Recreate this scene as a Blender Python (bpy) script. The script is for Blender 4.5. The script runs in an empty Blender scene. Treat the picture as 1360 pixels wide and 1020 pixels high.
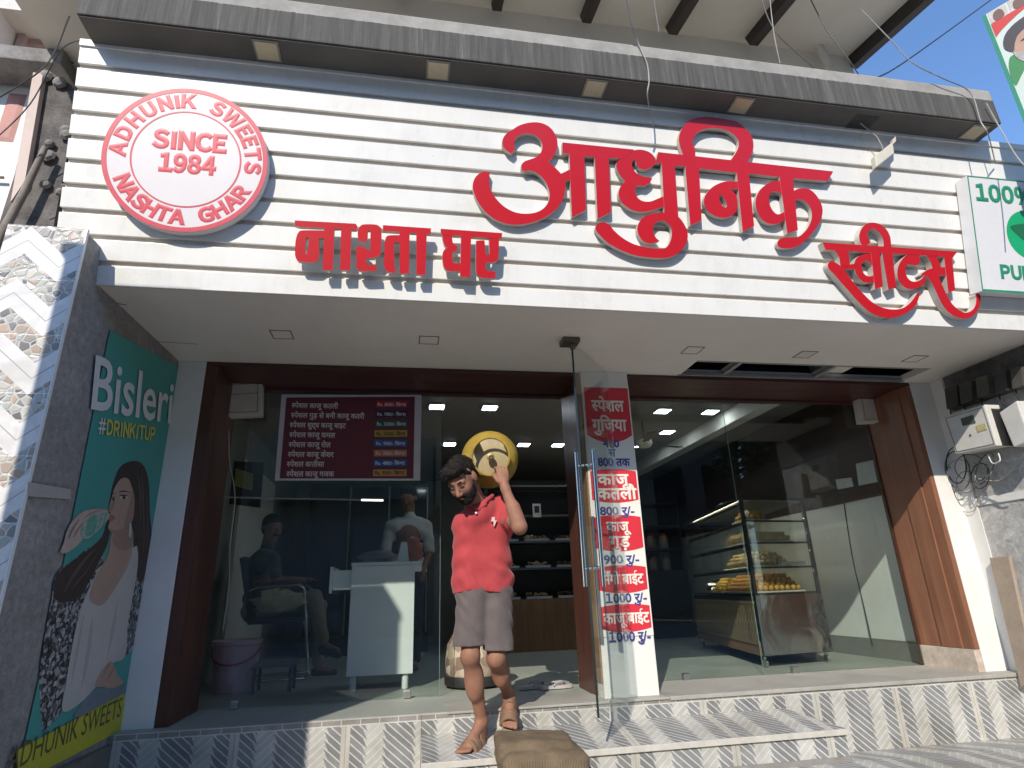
import bpy, bmesh, math, random
import numpy as np
from mathutils import Vector, Matrix
random.seed(7)
S = bpy.context.scene
COL = S.collection

# ---------------------------------------------------------------- camera
EYE = np.array([0.0, 0.0, 0.695])
FPX = 794.586                                   # focal length in photo pixels (1360 wide)
YAW, PIT, ROL = 0.18281225, 0.33676332, -0.03462613
def cam_rot():
    B = np.array([[1, 0, 0], [0, 0, -1], [0, 1, 0.]])
    cy, sy = math.cos(YAW), math.sin(YAW); Rz = np.array([[cy, -sy, 0], [sy, cy, 0], [0, 0, 1]])
    cp, sp = math.cos(PIT), math.sin(PIT); Rx = np.array([[1, 0, 0], [0, cp, sp], [0, -sp, cp]])
    cr, sr = math.cos(ROL), math.sin(ROL); Rr = np.array([[cr, -sr, 0], [sr, cr, 0], [0, 0, 1]])
    return Rr @ Rx @ B @ Rz
CM = cam_rot()
cam = bpy.data.cameras.new('camera'); cam.sensor_width = 36; cam.lens = 36 * FPX / 1360
cam.clip_start = 0.05; cam.clip_end = 2000
camo = bpy.data.objects.new('camera', cam); COL.objects.link(camo)
m = Matrix.Identity(4)
for i in range(3):
    m[i][0] = CM[0][i]; m[i][1] = -CM[1][i]; m[i][2] = -CM[2][i]; m[i][3] = EYE[i]
camo.matrix_world = m
S.camera = camo

# ---------------------------------------------------------------- sky, sun, exposure
SUN = Vector((0.477, 1.0, -0.734))
w = bpy.data.worlds.new('World'); S.world = w; w.use_nodes = True
nt = w.node_tree; bg = nt.nodes['Background']
sky = nt.nodes.new('ShaderNodeTexSky'); sky.sky_type = 'NISHITA'; sky.sun_disc = False
sky.sun_elevation = math.radians(33.5); sky.sun_rotation = math.radians(205.5)
sky.altitude = 100; sky.air_density = 1.0; sky.dust_density = 0.2; sky.ozone_density = 6.0
nt.links.new(sky.outputs[0], bg.inputs[0]); bg.inputs[1].default_value = 0.145
sl = bpy.data.lights.new('sun', 'SUN'); sl.energy = 2.65; sl.angle = math.radians(0.5); sl.color = (1.0, 0.93, 0.82)
so = bpy.data.objects.new('sun', sl); COL.objects.link(so); so.location = (-5, -10, 12)
so.rotation_euler = SUN.to_track_quat('-Z', 'Y').to_euler()
S.view_settings.view_transform = 'Standard'; S.view_settings.look = 'None'
S.view_settings.exposure = 0.92; S.view_settings.gamma = 1.0
S.cycles.use_denoising = True
S.cycles.max_bounces = 10; S.cycles.transparent_max_bounces = 24
S.cycles.glossy_bounces = 4; S.cycles.diffuse_bounces = 5

# ---------------------------------------------------------------- measuring: photo pixel -> point on a plane of the place
def ray(x, y): return CM.T @ np.array([(x - 680) / FPX, (y - 510) / FPX, 1.0])
def on(x, y, P, n):
    d = ray(x, y); P = np.array(P, float); n = np.array(n, float)
    return Vector(EYE + d * (((P - EYE) @ n) / (d @ n)))
def atX(x, y, v): return on(x, y, (v, 0, 0), (1, 0, 0))
def atY(x, y, v): return on(x, y, (0, v, 0), (0, 1, 0))
def atZ(x, y, v): return on(x, y, (0, 0, v), (0, 0, 1))

# ---------------------------------------------------------------- object helpers
ROOT = {}                                        # object name -> world origin its mesh is written against
def thing(name, label, cat, loc, group=None):
    o = bpy.data.objects.new(name, None); COL.objects.link(o); o.location = loc
    o.empty_display_size = 0.1
    o['label'] = label; o['category'] = cat
    if group: o['group'] = group
    ROOT[o.name] = Vector(loc); return o
def tag(o, label, cat, group=None):
    o['label'] = label; o['category'] = cat
    if group: o['group'] = group
    return o
def dup(src, loc, label=None, group=None, rotz=None):
    r = src.copy(); COL.objects.link(r); r.location = loc
    if rotz is not None: r.rotation_euler = (0, 0, rotz)
    if label: r['label'] = label
    if group: r['group'] = group
    def rec(a, b):
        for ch in list(a.children):
            c = ch.copy(); COL.objects.link(c); c.parent = b; rec(ch, c)
    rec(src, r); return r
class MB:
    """collects shapes in world coordinates"""
    def __init__(s): s.v = []; s.f = []; s.sm = False
    def add(s, vs, fs):
        n = len(s.v); s.v += [tuple(p) for p in vs]; s.f += [tuple(i + n for i in f) for f in fs]; return s
    def box(s, a, b):
        x0, y0, z0 = a; x1, y1, z1 = b
        if x0 > x1: x0, x1 = x1, x0
        if y0 > y1: y0, y1 = y1, y0
        if z0 > z1: z0, z1 = z1, z0
        return s.add([(x0,y0,z0),(x1,y0,z0),(x1,y1,z0),(x0,y1,z0),(x0,y0,z1),(x1,y0,z1),(x1,y1,z1),(x0,y1,z1)],
                     [(0,3,2,1),(4,5,6,7),(0,1,5,4),(1,2,6,5),(2,3,7,6),(3,0,4,7)])
    def prism(s, poly, d):
        """closed polygon of 3-D points swept along vector d"""
        d = Vector(d); n = len(poly); P = [Vector(p) for p in poly]
        nm = Vector((0, 0, 0))
        for i in range(n): nm += (P[i] - P[0]).cross(P[(i + 1) % n] - P[0])
        if nm.dot(d) > 0: P = P[::-1]
        return s.add(P + [p + d for p in P], [tuple(range(n)), tuple(range(2*n - 1, n - 1, -1))] +
                     [(i, i + n, (i + 1) % n + n, (i + 1) % n)[::-1] if False else ((i + 1) % n, i, i + n, (i + 1) % n + n) for i in range(n)])
    def quad(s, *p): return s.add(p, [tuple(range(len(p)))])
    def tube(s, pts, r, seg=8, closed=False):
        P = [Vector(p) for p in pts]; n = len(P); R = r if isinstance(r, (list, tuple)) else [r] * n
        base = len(s.v); up = None
        for i in range(n):
            a = P[i - 1] if (i or closed) else P[0]; b = P[(i + 1) % n] if (i < n - 1 or closed) else P[-1]
            t = (b - a).normalized()
            if up is None:
                up = Vector((0, 0, 1)) if abs(t.z) < .9 else Vector((1, 0, 0))
            x = t.cross(up)
            x = x.normalized() if x.length > 1e-6 else t.orthogonal().normalized()
            y = t.cross(x); up = -y if False else x.cross(t)
            for k in range(seg):
                q = 2 * math.pi * k / seg
                s.v.append(tuple(P[i] + x * (R[i] * math.cos(q)) + y * (R[i] * math.sin(q))))
        m = n if closed else n - 1
        for i in range(m):
            for k in range(seg):
                a = base + i * seg; b = base + ((i + 1) % n) * seg
                s.f.append((a + k, a + (k + 1) % seg, b + (k + 1) % seg, b + k))
        if not closed:
            s.f.append(tuple(base + k for k in range(seg - 1, -1, -1)))
            s.f.append(tuple(base + (n - 1) * seg + k for k in range(seg)))
        return s
    def lathe(s, prof, o, axis=(0, 0, 1), seg=32, cap=True):
        """profile of (radius, height) along axis from o"""
        ax = Vector(axis).normalized(); x = ax.orthogonal().normalized(); y = ax.cross(x); o = Vector(o); base = len(s.v)
        for r, h in prof:
            for k in range(seg):
                q = 2 * math.pi * k / seg
                s.v.append(tuple(o + ax * h + x * (r * math.cos(q)) + y * (r * math.sin(q))))
        for i in range(len(prof) - 1):
            for k in range(seg):
                a = base + i * seg; b = a + seg
                s.f.append((a + k, a + (k + 1) % seg, b + (k + 1) % seg, b + k))
        if cap:
            s.f.append(tuple(base + k for k in range(seg - 1, -1, -1)))
            s.f.append(tuple(base + (len(prof) - 1) * seg + k for k in range(seg)))
        return s
def obj(name, mb, mat, parent=None, kind=None, smooth=None, bevel=0):
    if parent is not None: org = ROOT[parent.name]
    elif kind: org = Vector((0, 0, 0))
    else:
        a = np.array(mb.v); org = Vector(((a[:,0].min()+a[:,0].max())/2, (a[:,1].min()+a[:,1].max())/2, a[:,2].min()))
    me = bpy.data.meshes.new(name)
    me.from_pydata([Vector(p) - org for p in mb.v], [], mb.f)
    me.validate()
    if bevel or smooth is not None:
        bm = bmesh.new(); bm.from_mesh(me)
        bmesh.ops.recalc_face_normals(bm, faces=bm.faces)
        if bevel:
            ed = [e for e in bm.edges if len(e.link_faces) == 2 and e.calc_face_angle(0) > .6]
            bmesh.ops.bevel(bm, geom=ed, offset=bevel, segments=2, profile=.6, affect='EDGES', clamp_overlap=True)
        bm.to_mesh(me); bm.free()
    if smooth:
        me.polygons.foreach_set('use_smooth', [True] * len(me.polygons))
        if smooth < 180: me.set_sharp_from_angle(angle=math.radians(smooth))
    if mat: me.materials.append(mat)
    o = bpy.data.objects.new(name, me); COL.objects.link(o)
    if parent is not None: o.parent = parent
    else: o.location = org
    ROOT[o.name] = org
    if kind: o['kind'] = kind
    return o

# ---------------------------------------------------------------- node helpers
class N:
    """wraps a socket so that shader maths reads like maths"""
    def __init__(s, t, k): s.t = t; s.k = k
    def _m(s, op, *a):
        n = s.t.nodes.new('ShaderNodeMath'); n.operation = op
        for i, x in enumerate((s,) + a):
            if isinstance(x, N): s.t.links.new(x.k, n.inputs[i])
            else: n.inputs[i].default_value = x
        return N(s.t, n.outputs[0])
    def __add__(s, o): return s._m('ADD', o)
    def __sub__(s, o): return s._m('SUBTRACT', o)
    def __mul__(s, o): return s._m('MULTIPLY', o)
    def __truediv__(s, o): return s._m('DIVIDE', o)
    def lt(s, o): return s._m('LESS_THAN', o)
    def gt(s, o): return s._m('GREATER_THAN', o)
    def frac(s): return s._m('FRACT')
    def floor(s): return s._m('FLOOR')
    def abs(s): return s._m('ABSOLUTE')
    def sin(s): return s._m('SINE')
    def pow(s, p): return s._m('POWER', p)
    def max(s, o): return s._m('MAXIMUM', o)
    def min(s, o): return s._m('MINIMUM', o)
class M:
    def __init__(s, name, rough=.5, metal=0., spec=.5):
        s.m = bpy.data.materials.new(name); s.m.use_nodes = True; s.t = s.m.node_tree
        s.b = s.t.nodes['Principled BSDF']
        s.b.inputs['Roughness'].default_value = rough; s.b.inputs['Metallic'].default_value = metal
        s.b.inputs['Specular IOR Level'].default_value = spec
    def xyz(s, kind='Object'):
        c = s.t.nodes.new('ShaderNodeTexCoord'); q = s.t.nodes.new('ShaderNodeSeparateXYZ')
        s.t.links.new(c.outputs[kind], q.inputs[0]); return [N(s.t, k) for k in q.outputs]
    def vec(s, kind='Object', scale=(1,1,1), rot=(0,0,0)):
        c = s.t.nodes.new('ShaderNodeTexCoord'); q = s.t.nodes.new('ShaderNodeMapping')
        q.inputs['Scale'].default_value = scale; q.inputs['Rotation'].default_value = rot
        s.t.links.new(c.outputs[kind], q.inputs[0]); return q.outputs[0]
    def noise(s, scale=5., detail=4., rough=.55, vec=None, dist=0.):
        n = s.t.nodes.new('ShaderNodeTexNoise'); n.inputs['Scale'].default_value = scale
        n.inputs['Detail'].default_value = detail; n.inputs['Roughness'].default_value = rough; n.inputs['Distortion'].default_value = dist
        s.t.links.new(vec if vec is not None else s.vec(), n.inputs['Vector']); return N(s.t, n.outputs[0])
    def voro(s, scale=5., feature='F1', vec=None, out='Distance', rnd=1.):
        n = s.t.nodes.new('ShaderNodeTexVoronoi'); n.feature = feature; n.inputs['Scale'].default_value = scale
        n.inputs['Randomness'].default_value = rnd
        s.t.links.new(vec if vec is not None else s.vec(), n.inputs['Vector']); return N(s.t, n.outputs[out])
    def ramp(s, x, *stops):
        n = s.t.nodes.new('ShaderNodeValToRGB'); e = n.color_ramp.elements
        while len(e) < len(stops): e.new(.5)
        for q, (p, c) in zip(e, stops): q.position = p; q.color = (*c, 1) if len(c) == 3 else c
        s.t.links.new(x.k, n.inputs[0]); return N(s.t, n.outputs[0])
    def mix(s, f, a, b, mode='MIX'):
        n = s.t.nodes.new('ShaderNodeMix'); n.data_type = 'RGBA'; n.blend_type = mode
        for i, x in ((0, f), (6, a), (7, b)):
            if isinstance(x, N): s.t.links.new(x.k, n.inputs[i])
            elif i == 0: n.inputs[0].default_value = x
            else: n.inputs[i].default_value = (*x, 1)
        return N(s.t, n.outputs[2])
    def col(s, c):
        if isinstance(c, N): s.t.links.new(c.k, s.b.inputs['Base Color'])
        else: s.b.inputs['Base Color'].default_value = (*c, 1)
        return s
    def rgh(s, x): s.t.links.new(x.k, s.b.inputs['Roughness']); return s
    def bump(s, h, strength=.3, dist=.01):
        n = s.t.nodes.new('ShaderNodeBump'); n.inputs['Strength'].default_value = strength; n.inputs['Distance'].default_value = dist
        s.t.links.new(h.k, n.inputs['Height']); s.t.links.new(n.outputs[0], s.b.inputs['Normal']); return s
    def emit(s, c, e): s.b.inputs['Emission Color'].default_value = (*c, 1); s.b.inputs['Emission Strength'].default_value = e; return s
def plain(name, c, rough=.5, metal=0., var=.12, scale=6., bump=0., spec=.5):
    """paint-like material with slight uneven tone, grime and bump"""
    m = M(name, rough, metal, spec)
    n = m.noise(scale, 6., .6); f = m.noise(scale * 7, 3., .6)
    x = n * .7 + f * .3
    lo = tuple(max(0, v * (1 - var)) for v in c); hi = tuple(min(1, v * (1 + var)) for v in c)
    m.col(m.ramp(x, (.3, lo), (.7, hi)))
    if bump: m.bump(f, bump, .004)
    return m.m
# ---------------------------------------------------------------- materials
def mk_slat():
    m = M('white_slat_paint', .32)
    n = m.noise(3., 6., .65); st = m.noise(1., 5., .7, m.vec(scale=(14, 14, .8)))
    d = m.noise(40., 2., .5)
    c = m.ramp(n * .5 + st * .5, (.26, (.66, .64, .59)), (.5, (.755, .74, .695)), (.75, (.80, .785, .745)))
    spot = m.voro(9., 'F1').lt(.045)
    c = m.mix(spot * .5, c, (.30, .26, .20))
    m.col(c); m.rgh(m.ramp(n, (.3, (.22,)*3), (.7, (.42,)*3))); m.bump(d, .03, .002); return m.m
def mk_soffit():
    m = M('soffit_paint', .6)
    n = m.noise(1.2, 6., .6); k = m.noise(9., 4., .6)
    m.col(m.ramp(n * .75 + k * .25, (.3, (.715, .645, .565)), (.7, (.81, .75, .67)))); m.bump(k, .1, .004); return m.m
def mk_fascia():
    """concrete with black rain-stain curtains hanging from a clean top lip"""
    m = M('stained_concrete', .85)
    x, y, z = m.xyz()
    st = m.noise(1., 5., .75, m.vec(scale=(34, 3, 1.2))); big = m.noise(1., 3., .5, m.vec(scale=(2.2, 2, 1)))
    edge = (z - 4.005) + st * .02
    base = m.ramp(m.noise(7., 6., .65), (.3, (.25, .235, .21)), (.7, (.36, .345, .31)))
    dark = m.ramp(st, (.30, (.030, .029, .027)), (.56, (.075, .071, .064)), (.66, (.12, .113, .10)), (.76, (.22, .21, .19)))
    low = ((z - 3.80) / .22) + (st - .5) * 1.6 + (big - .5) * .8
    f = edge.lt(0.012) * low.gt(-.42)
    m.col(m.mix(f * .93, base, dark)); m.bump(m.noise(30., 4.), .3, .01); return m.m
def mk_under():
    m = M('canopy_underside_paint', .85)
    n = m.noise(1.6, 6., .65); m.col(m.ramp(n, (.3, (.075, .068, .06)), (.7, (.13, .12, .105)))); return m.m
def mk_wood(name, a, b, rough=.45, axis=2):
    m = M(name, rough)
    sc = [16, 16, 16]; sc[axis] = 1.1
    g = m.noise(1., 6., .65, m.vec(scale=sc), .6); k = m.noise(3., 3.)
    m.col(m.ramp(g * .75 + k * .25, (.3, a), (.52, tuple((p + q) / 2 for p, q in zip(a, b))), (.72, b)))
    m.rgh(m.ramp(g, (.3, (rough - .08,)*3), (.7, (rough + .12,)*3))); m.bump(g, .15, .003); return m.m
def mk_tile(name, vaxis, u0=0.0, P=0.4625, top=None, shade=1.0, vscale=1.0):
    """printed herringbone parquet tile: pale strips, grey '\\' staves and sandy '/' staves; coordinates in metres"""
    m = M(name, .42)
    X = m.xyz(); u = X[0]; v = X[vaxis] * vscale
    nz = m.noise(9., 5., .6); fine = m.noise(70., 3., .6); big = m.noise(1.4, 4.)
    c = ((u - u0) / P).frac()
    p = .046
    sd = (u * .82 + v) / p; sl_ = (u * .82 - v) / p
    t = c + (sd.frac() - .5) * .055
    t2 = c - (sl_.frac() - .5) * .055
    isl = (t.gt(.22) * t.lt(.40)).max(t.gt(.68) * t.lt(.86))
    bar_d = sd.frac().lt(.80); bar_l = sl_.frac().lt(.80)
    sid = (sd.floor() * 12.9898).sin() * 43758.5; sid = sid.frac()
    lid = ((sl_.floor() * 78.233).sin() * 43758.5).frac()
    D = m.ramp(sid * .35 + nz * .45 + fine * .2, (.2, (.185, .19, .195)), (.8, (.30, .305, .31)))
    L = m.ramp(lid * .35 + nz * .45 + fine * .2, (.2, (.45, .44, .405)), (.8, (.56, .55, .515)))
    G = (.62, .605, .56)
    cd = m.mix(bar_d, G, D); cl = m.mix(bar_l, G, L)
    cc = m.mix(isl, cd, cl)
    strip = c.lt(.085)
    S_ = m.ramp(m.noise(1., 4., .6, m.vec(scale=(60, 60, 3))), (.3, (.47, .45, .395)), (.7, (.60, .575, .52)))
    cc = m.mix(strip, cc, S_)
    cc = m.mix((c - .0425).abs().lt(.004), cc, (.36, .34, .30))
    if top is not None:
        zz = X[vaxis]
        row = zz.gt(top - .036); bj = ((u / .115).frac()).gt(.955)
        B = m.mix(bj, m.ramp(nz * .6 + fine * .4, (.3, (.24, .225, .205)), (.7, (.33, .315, .29))), G)
        cc = m.mix(row, cc, B)
        cc = m.mix((zz - (top - .036)).abs().lt(.0035).max(zz.gt(top - .006)), cc, G)
    dirt = m.ramp(big * .6 + nz * .4, (.35, (.62, .60, .55)), (.65, (1, 1, 1)))
    cc = m.mix(.9, cc, dirt, 'MULTIPLY')
    sp = m.noise(5.5, 7., .75, dist=1.).gt(.63); cc = m.mix(sp * .35, cc, (.30, .26, .20))
    m.col(cc); m.rgh(m.ramp(nz, (.3, (.34,)*3), (.7, (.55,)*3))); m.bump(fine, .05, .002); return m.m
def mk_stone(name, a, b, scale=2., rough=.35):
    m = M(name, rough); n = m.noise(scale, 8., .65, dist=.6); k = m.noise(scale * 12, 4., .6)
    m.col(m.ramp(n * .6 + k * .4, (.3, a), (.7, b))); m.rgh(m.ramp(n, (.3, (rough,)*3), (.7, (min(1, rough + .25),)*3))); m.bump(k, .08, .004); return m.m
def mk_granite():
    m = M('grey_rough_granite', .75); n = m.noise(2.2, 6., .6); k = m.noise(26., 6., .75); q = m.noise(90., 2., .6)
    m.col(m.ramp(n * .35 + k * .45 + q * .2, (.32, (.12, .11, .104)), (.5, (.25, .235, .222)), (.68, (.43, .405, .385)))); m.bump(k, .35, .006); return m.m
def mk_marble():
    m = M('grey_marbled_wall_tile', .5); n = m.noise(5., 8., .7, dist=2.2); k = m.noise(22., 5., .7, dist=1.)
    m.col(m.ramp(n * .5 + k * .5, (.34, (.24, .235, .225)), (.5, (.42, .41, .39)), (.66, (.62, .61, .58)))); m.bump(k, .06, .003); return m.m
def mk_pebble():
    """glazed wall tile: pale stone chevrons between diagonal bands of river pebbles"""
    m = M('pebble_chevron_tile', .16)
    x, y, z = m.xyz()
    zz = z + (x * .9 + 4.).frac().abs() * 0.0
    k = (x + 2.) / .345
    zig = ((z + (k.frac() - .5).abs() * .30) / .305).frac()
    band = zig.lt(.47)
    vec = m.vec(scale=(1, 1, 1))
    d = m.voro(24., 'DISTANCE_TO_EDGE', vec); cid = m.voro(24., 'F1', vec, 'Color')
    sep = m.t.nodes.new('ShaderNodeSeparateColor'); m.t.links.new(cid.k, sep.inputs[0])
    r = N(m.t, sep.outputs[0])
    peb = m.ramp(r, (0., (.17, .165, .16)), (.3, (.30, .29, .275)), (.5, (.50, .37, .27)), (.72, (.42, .44, .40)), (1., (.62, .56, .48)))
    st = d.gt(.07)
    A = m.mix(st, (.52, .50, .46), peb)
    n = m.noise(6., 6., .6, dist=1.5)
    Bc = m.ramp(n, (.35, (.62, .60, .57)), (.65, (.78, .765, .74)))
    ln = (zig - .735).abs().lt(.012)
    Bc = m.mix(ln, Bc, (.42, .40, .38))
    seam = ((z / .305).frac() - .5).abs().gt(.494)
    c = m.mix(band, Bc, A); c = m.mix(seam, c, (.8, .78, .75))
    m.col(c); h = d.min(.16) * band; m.bump(h + n * .02, .55, .03); return m.m
def mk_glass(name, tint=(.93, .96, .95), r=.0, refl=1.0):
    m = M(name); t = m.t; t.nodes.remove(m.b)
    tr = t.nodes.new('ShaderNodeBsdfTransparent'); tr.inputs[0].default_value = (*tint, 1)
    gl = t.nodes.new('ShaderNodeBsdfGlossy'); gl.inputs['Roughness'].default_value = r; gl.inputs['Color'].default_value = (.95, .97, .97, 1)
    fr = t.nodes.new('ShaderNodeLayerWeight')
    mx = t.nodes.new('ShaderNodeMixShader')
    f = (N(t, fr.outputs['Facing']).pow(5.) * .94 + .042) * refl
    t.links.new(f.k, mx.inputs[0]); t.links.new(tr.outputs[0], mx.inputs[1]); t.links.new(gl.outputs[0], mx.inputs[2])
    t.links.new(mx.outputs[0], t.nodes['Material Output'].inputs[0]); return m.m
def mk_cloth(name, a, b, rough=.85, scale=200., fold=3.):
    m = M(name, rough, 0, .25); n = m.noise(fold, 5., .6); wv = m.noise(scale, 2., .5)
    m.col(m.ramp(n * .6 + wv * .4, (.3, a), (.7, b))); m.bump(n * 1. + wv * .06, .35, .02)
    m.b.inputs['Sheen Weight'].default_value = .15; return m.m
def mk_skin(name, a, b):
    m = M(name, .62, 0, .25); n = m.noise(9., 5., .6); f = m.noise(60., 3., .6)
    m.col(m.ramp(n * .6 + f * .4, (.3, a), (.7, b))); m.bump(f, .08, .003)
    m.b.inputs['Subsurface Weight'].default_value = .08; m.b.inputs['Subsurface Radius'].default_value = (.01, .004, .002); return m.m
def mk_hair(name, a, b, sc=26.):
    m = M(name, .75, 0, .2); n = m.noise(sc, 4., .7, dist=1.2); m.col(m.ramp(n, (.35, a), (.7, b))); m.bump(n, .9, .02); return m.m
def mk_metal(name, c, rough, wob=0.):
    m = M(name, rough, 1.); n = m.noise(5., 3., .5); m.col(m.ramp(n, (.3, tuple(v * .85 for v in c)), (.7, c)))
    if wob: m.bump(m.noise(2.6, 2., .5, dist=1.), wob, .05)
    return m.m
def mk_emit(name, c, e): m = M(name, .4); m.col((.8, .8, .8)); m.emit(c, e); return m.m

slat_m = mk_slat(); soffit_m = mk_soffit(); fascia_m = mk_fascia(); under_m = mk_under()
groove_m = plain('groove_taupe', (.70, .62, .53), .7, var=.15)
white_wall = plain('white_painted_plaster', (.70, .685, .65), .75, var=.08, scale=2., bump=.15)
cream_wall = plain('cream_painted_plaster', (.62, .565, .50), .8, var=.1, scale=1.5, bump=.15)
pink_wall = plain('pinkish_plaster', (.58, .47, .42), .8, var=.12, scale=2., bump=.2)
conc_m = plain('weathered_concrete', (.22, .205, .19), .9, var=.45, scale=5., bump=.5)
dirtyconc = plain('grimy_concrete', (.11, .10, .095), .9, var=.7, scale=7., bump=.6)
maroon_m = mk_wood('dark_maroon_wood', (.060, .022, .015), (.13, .050, .034), .38)
maroonx_m = mk_wood('dark_maroon_header_wood', (.045, .015, .012), (.10, .034, .026), .38, 0)
teak_m = mk_wood('orange_brown_wood', (.165, .068, .040), (.29, .13, .072), .36)
brownwood = mk_wood('plain_brown_wood', (.16, .085, .04), (.30, .17, .085), .6)
rafter_m = mk_wood('dark_rafter_wood', (.018, .014, .012), (.045, .035, .03), .55, 1)
kota_m = mk_stone('green_grey_stone_floor', (.235, .25, .22), (.35, .365, .32), 1.6, .38)
slab_m = mk_stone('grey_stone_slab', (.27, .255, .225), (.40, .38, .34), 3., .45)
granite_m = mk_granite(); marble_m = mk_marble(); pebble_m = mk_pebble()
tile_z = mk_tile('herringbone_riser_tile', 2, u0=2.855, P=.64, top=0.0)
glass_m = mk_glass('clear_glass', (.90, .935, .92), refl=1.05); showglass = mk_glass('showcase_glass', (.95, .97, .96))
glassedge = plain('dark_glass_edge', (.012, .02, .018), .25)
red_acr = plain('red_acrylic', (.50, .010, .018), .28, var=.06, scale=3.)
side_m = plain('letter_return_strip', (.50, .45, .40), .5, var=.2, scale=8.)
black_m = plain('black_plastic', (.015, .015, .016), .45)
dark_m = plain('dark_interior_laminate', (.022, .021, .02), .5, var=.3)
steel_m = mk_metal('brushed_steel', (.62, .61, .59), .28); chrome_m = mk_metal('chrome', (.75, .75, .74), .12)
wavy_steel = mk_metal('wavy_stainless_sheet', (.42, .42, .41), .17, .5)
white_lam = plain('white_laminate', (.74, .745, .73), .3, var=.05)
offwhite = plain('yellowed_white_plastic', (.58, .53, .43), .5, var=.12, scale=10.)
sky_pan = None
# ---------------------------------------------------------------- writing
_tc = {}
def text_raw(body, bold=0.0):
    """flat letters as a thin solid, size 1; returns vertices, faces"""
    key = (body, bold)
    if key in _tc: return _tc[key]
    c = bpy.data.curves.new('t', 'FONT'); c.body = body; c.size = 1.0; c.resolution_u = 3
    c.extrude = .004
    if bold: c.bevel_depth = bold; c.bevel_resolution = 0
    o = bpy.data.objects.new('t', c); COL.objects.link(o)
    dg = bpy.context.evaluated_depsgraph_get()
    me = o.evaluated_get(dg).to_mesh()
    V = [tuple(v.co) for v in me.vertices]; F = [tuple(p.vertices) for p in me.polygons]
    bpy.data.objects.remove(o); bpy.data.curves.remove(c)
    _tc[key] = (V, F); return _tc[key]
def xmax(b): V, _ = text_raw(b); return max([v[0] for v in V] or [0])
_adv = {}
def adv(s):
    if s not in _adv: _adv[s] = xmax(s + '-') - xmax('-')
    return _adv[s]
def clip_right(V, F, x):
    bm = bmesh.new(); vs = [bm.verts.new(v) for v in V]
    for f in F:
        try: bm.faces.new([vs[i] for i in f])
        except ValueError: pass
    bmesh.ops.bisect_plane(bm, geom=bm.verts[:] + bm.edges[:] + bm.faces[:], plane_co=(x, 0, 0), plane_no=(1, 0, 0), clear_outer=True)
    bm.verts.index_update()
    r = [tuple(v.co) for v in bm.verts], [tuple(v.index for v in f.verts) for f in bm.faces]; bm.free(); return r
def text(body, bold=0.0, sans=False):
    """Devanagari with half consonants: 'X~' is the half form of X; vowel sign i is typed before its consonant"""
    parts = []; x = 0.0; run = ''
    i = 0
    while i < len(body):
        if body[i] in '1' or (sans and body[i].isascii() and body[i].isalnum() and body[i] != 'I' or body[i] in '%#' and sans):
            if run: x += .06; parts.append((run, x, None)); x += adv(run) + .05; run = ''
            g = chr(ord(body[i]) + 0xFEE0); xs = [p[0] for p in text_raw(g)[0]]
            parts.append((g, x - min(xs) + (.09 if body[i] == '1' else .07), None)); x += max(xs) - min(xs) + (.16 if body[i] == '1' else .14); i += 1
        elif i + 1 < len(body) and body[i + 1] == '~':
            if run: parts.append((run, x, None)); x += adv(run); run = ''
            a = adv(body[i]); cut = a * .66; parts.append((body[i], x, cut)); x += cut; i += 2
        else: run += body[i]; i += 1
    if run.strip(): parts.append((run, x, None)); x += adv(run)
    V = []; F = []
    for s, ox, cut in parts:
        v, f = text_raw(s, bold)
        if cut is not None: v, f = clip_right(v, f, cut)
        n = len(V); V += [(p[0] + ox, p[1], p[2]) for p in v]; F += [tuple(k + n for k in q) for q in f]
    return V, F, x
def put_text(mb, body, O, U, V, size=None, width=None, bold=0.0, height=None, align='L', zs=.25, sans=False):
    """writes body from O along U (right) and V (up); U, V are unit vectors of the surface"""
    O = Vector(O); U = Vector(U).normalized(); V = Vector(V); V = (V - U * V.dot(U)).normalized(); Nn = U.cross(V)
    v, f, w = text(body, bold, sans)
    if not v: return
    x0 = min(p[0] for p in v); x1 = max(p[0] for p in v)
    sx = width / (x1 - x0) if width else size
    sy = size if size else sx
    off = {'L': -x0, 'C': -(x0 + x1) / 2, 'R': -x1}[align]
    mb.add([O + U * ((p[0] + off) * sx) + V * (p[1] * sy) + Nn * (p[2] * sy * zs) for p in v], f)
def smooth_poly(pts, n=4):
    """closed outline through pts; a point given as (x, y, 1) is a sharp corner"""
    P = [Vector((p[0], p[1])) for p in pts]; C = [len(p) > 2 for p in pts]; k = len(P); out = []
    for i in range(k):
        p0, p1, p2, p3 = P[i - 1], P[i], P[(i + 1) % k], P[(i + 2) % k]
        out.append(p1)
        if C[i] and C[(i + 1) % k]: continue
        t1 = Vector((0, 0)) if C[i] else (p2 - p0) * .5
        t2 = Vector((0, 0)) if C[(i + 1) % k] else (p3 - p1) * .5
        if C[i]: t1 = (p2 - p1) * .9
        if C[(i + 1) % k]: t2 = (p2 - p1) * .9
        for j in range(1, n):
            t = j / n; a = 2*t**3 - 3*t**2 + 1; b = t**3 - 2*t**2 + t; c = -2*t**3 + 3*t**2; d = t**3 - t**2
            out.append(p1 * a + t1 * b + p2 * c + t2 * d)
    return out
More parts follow.
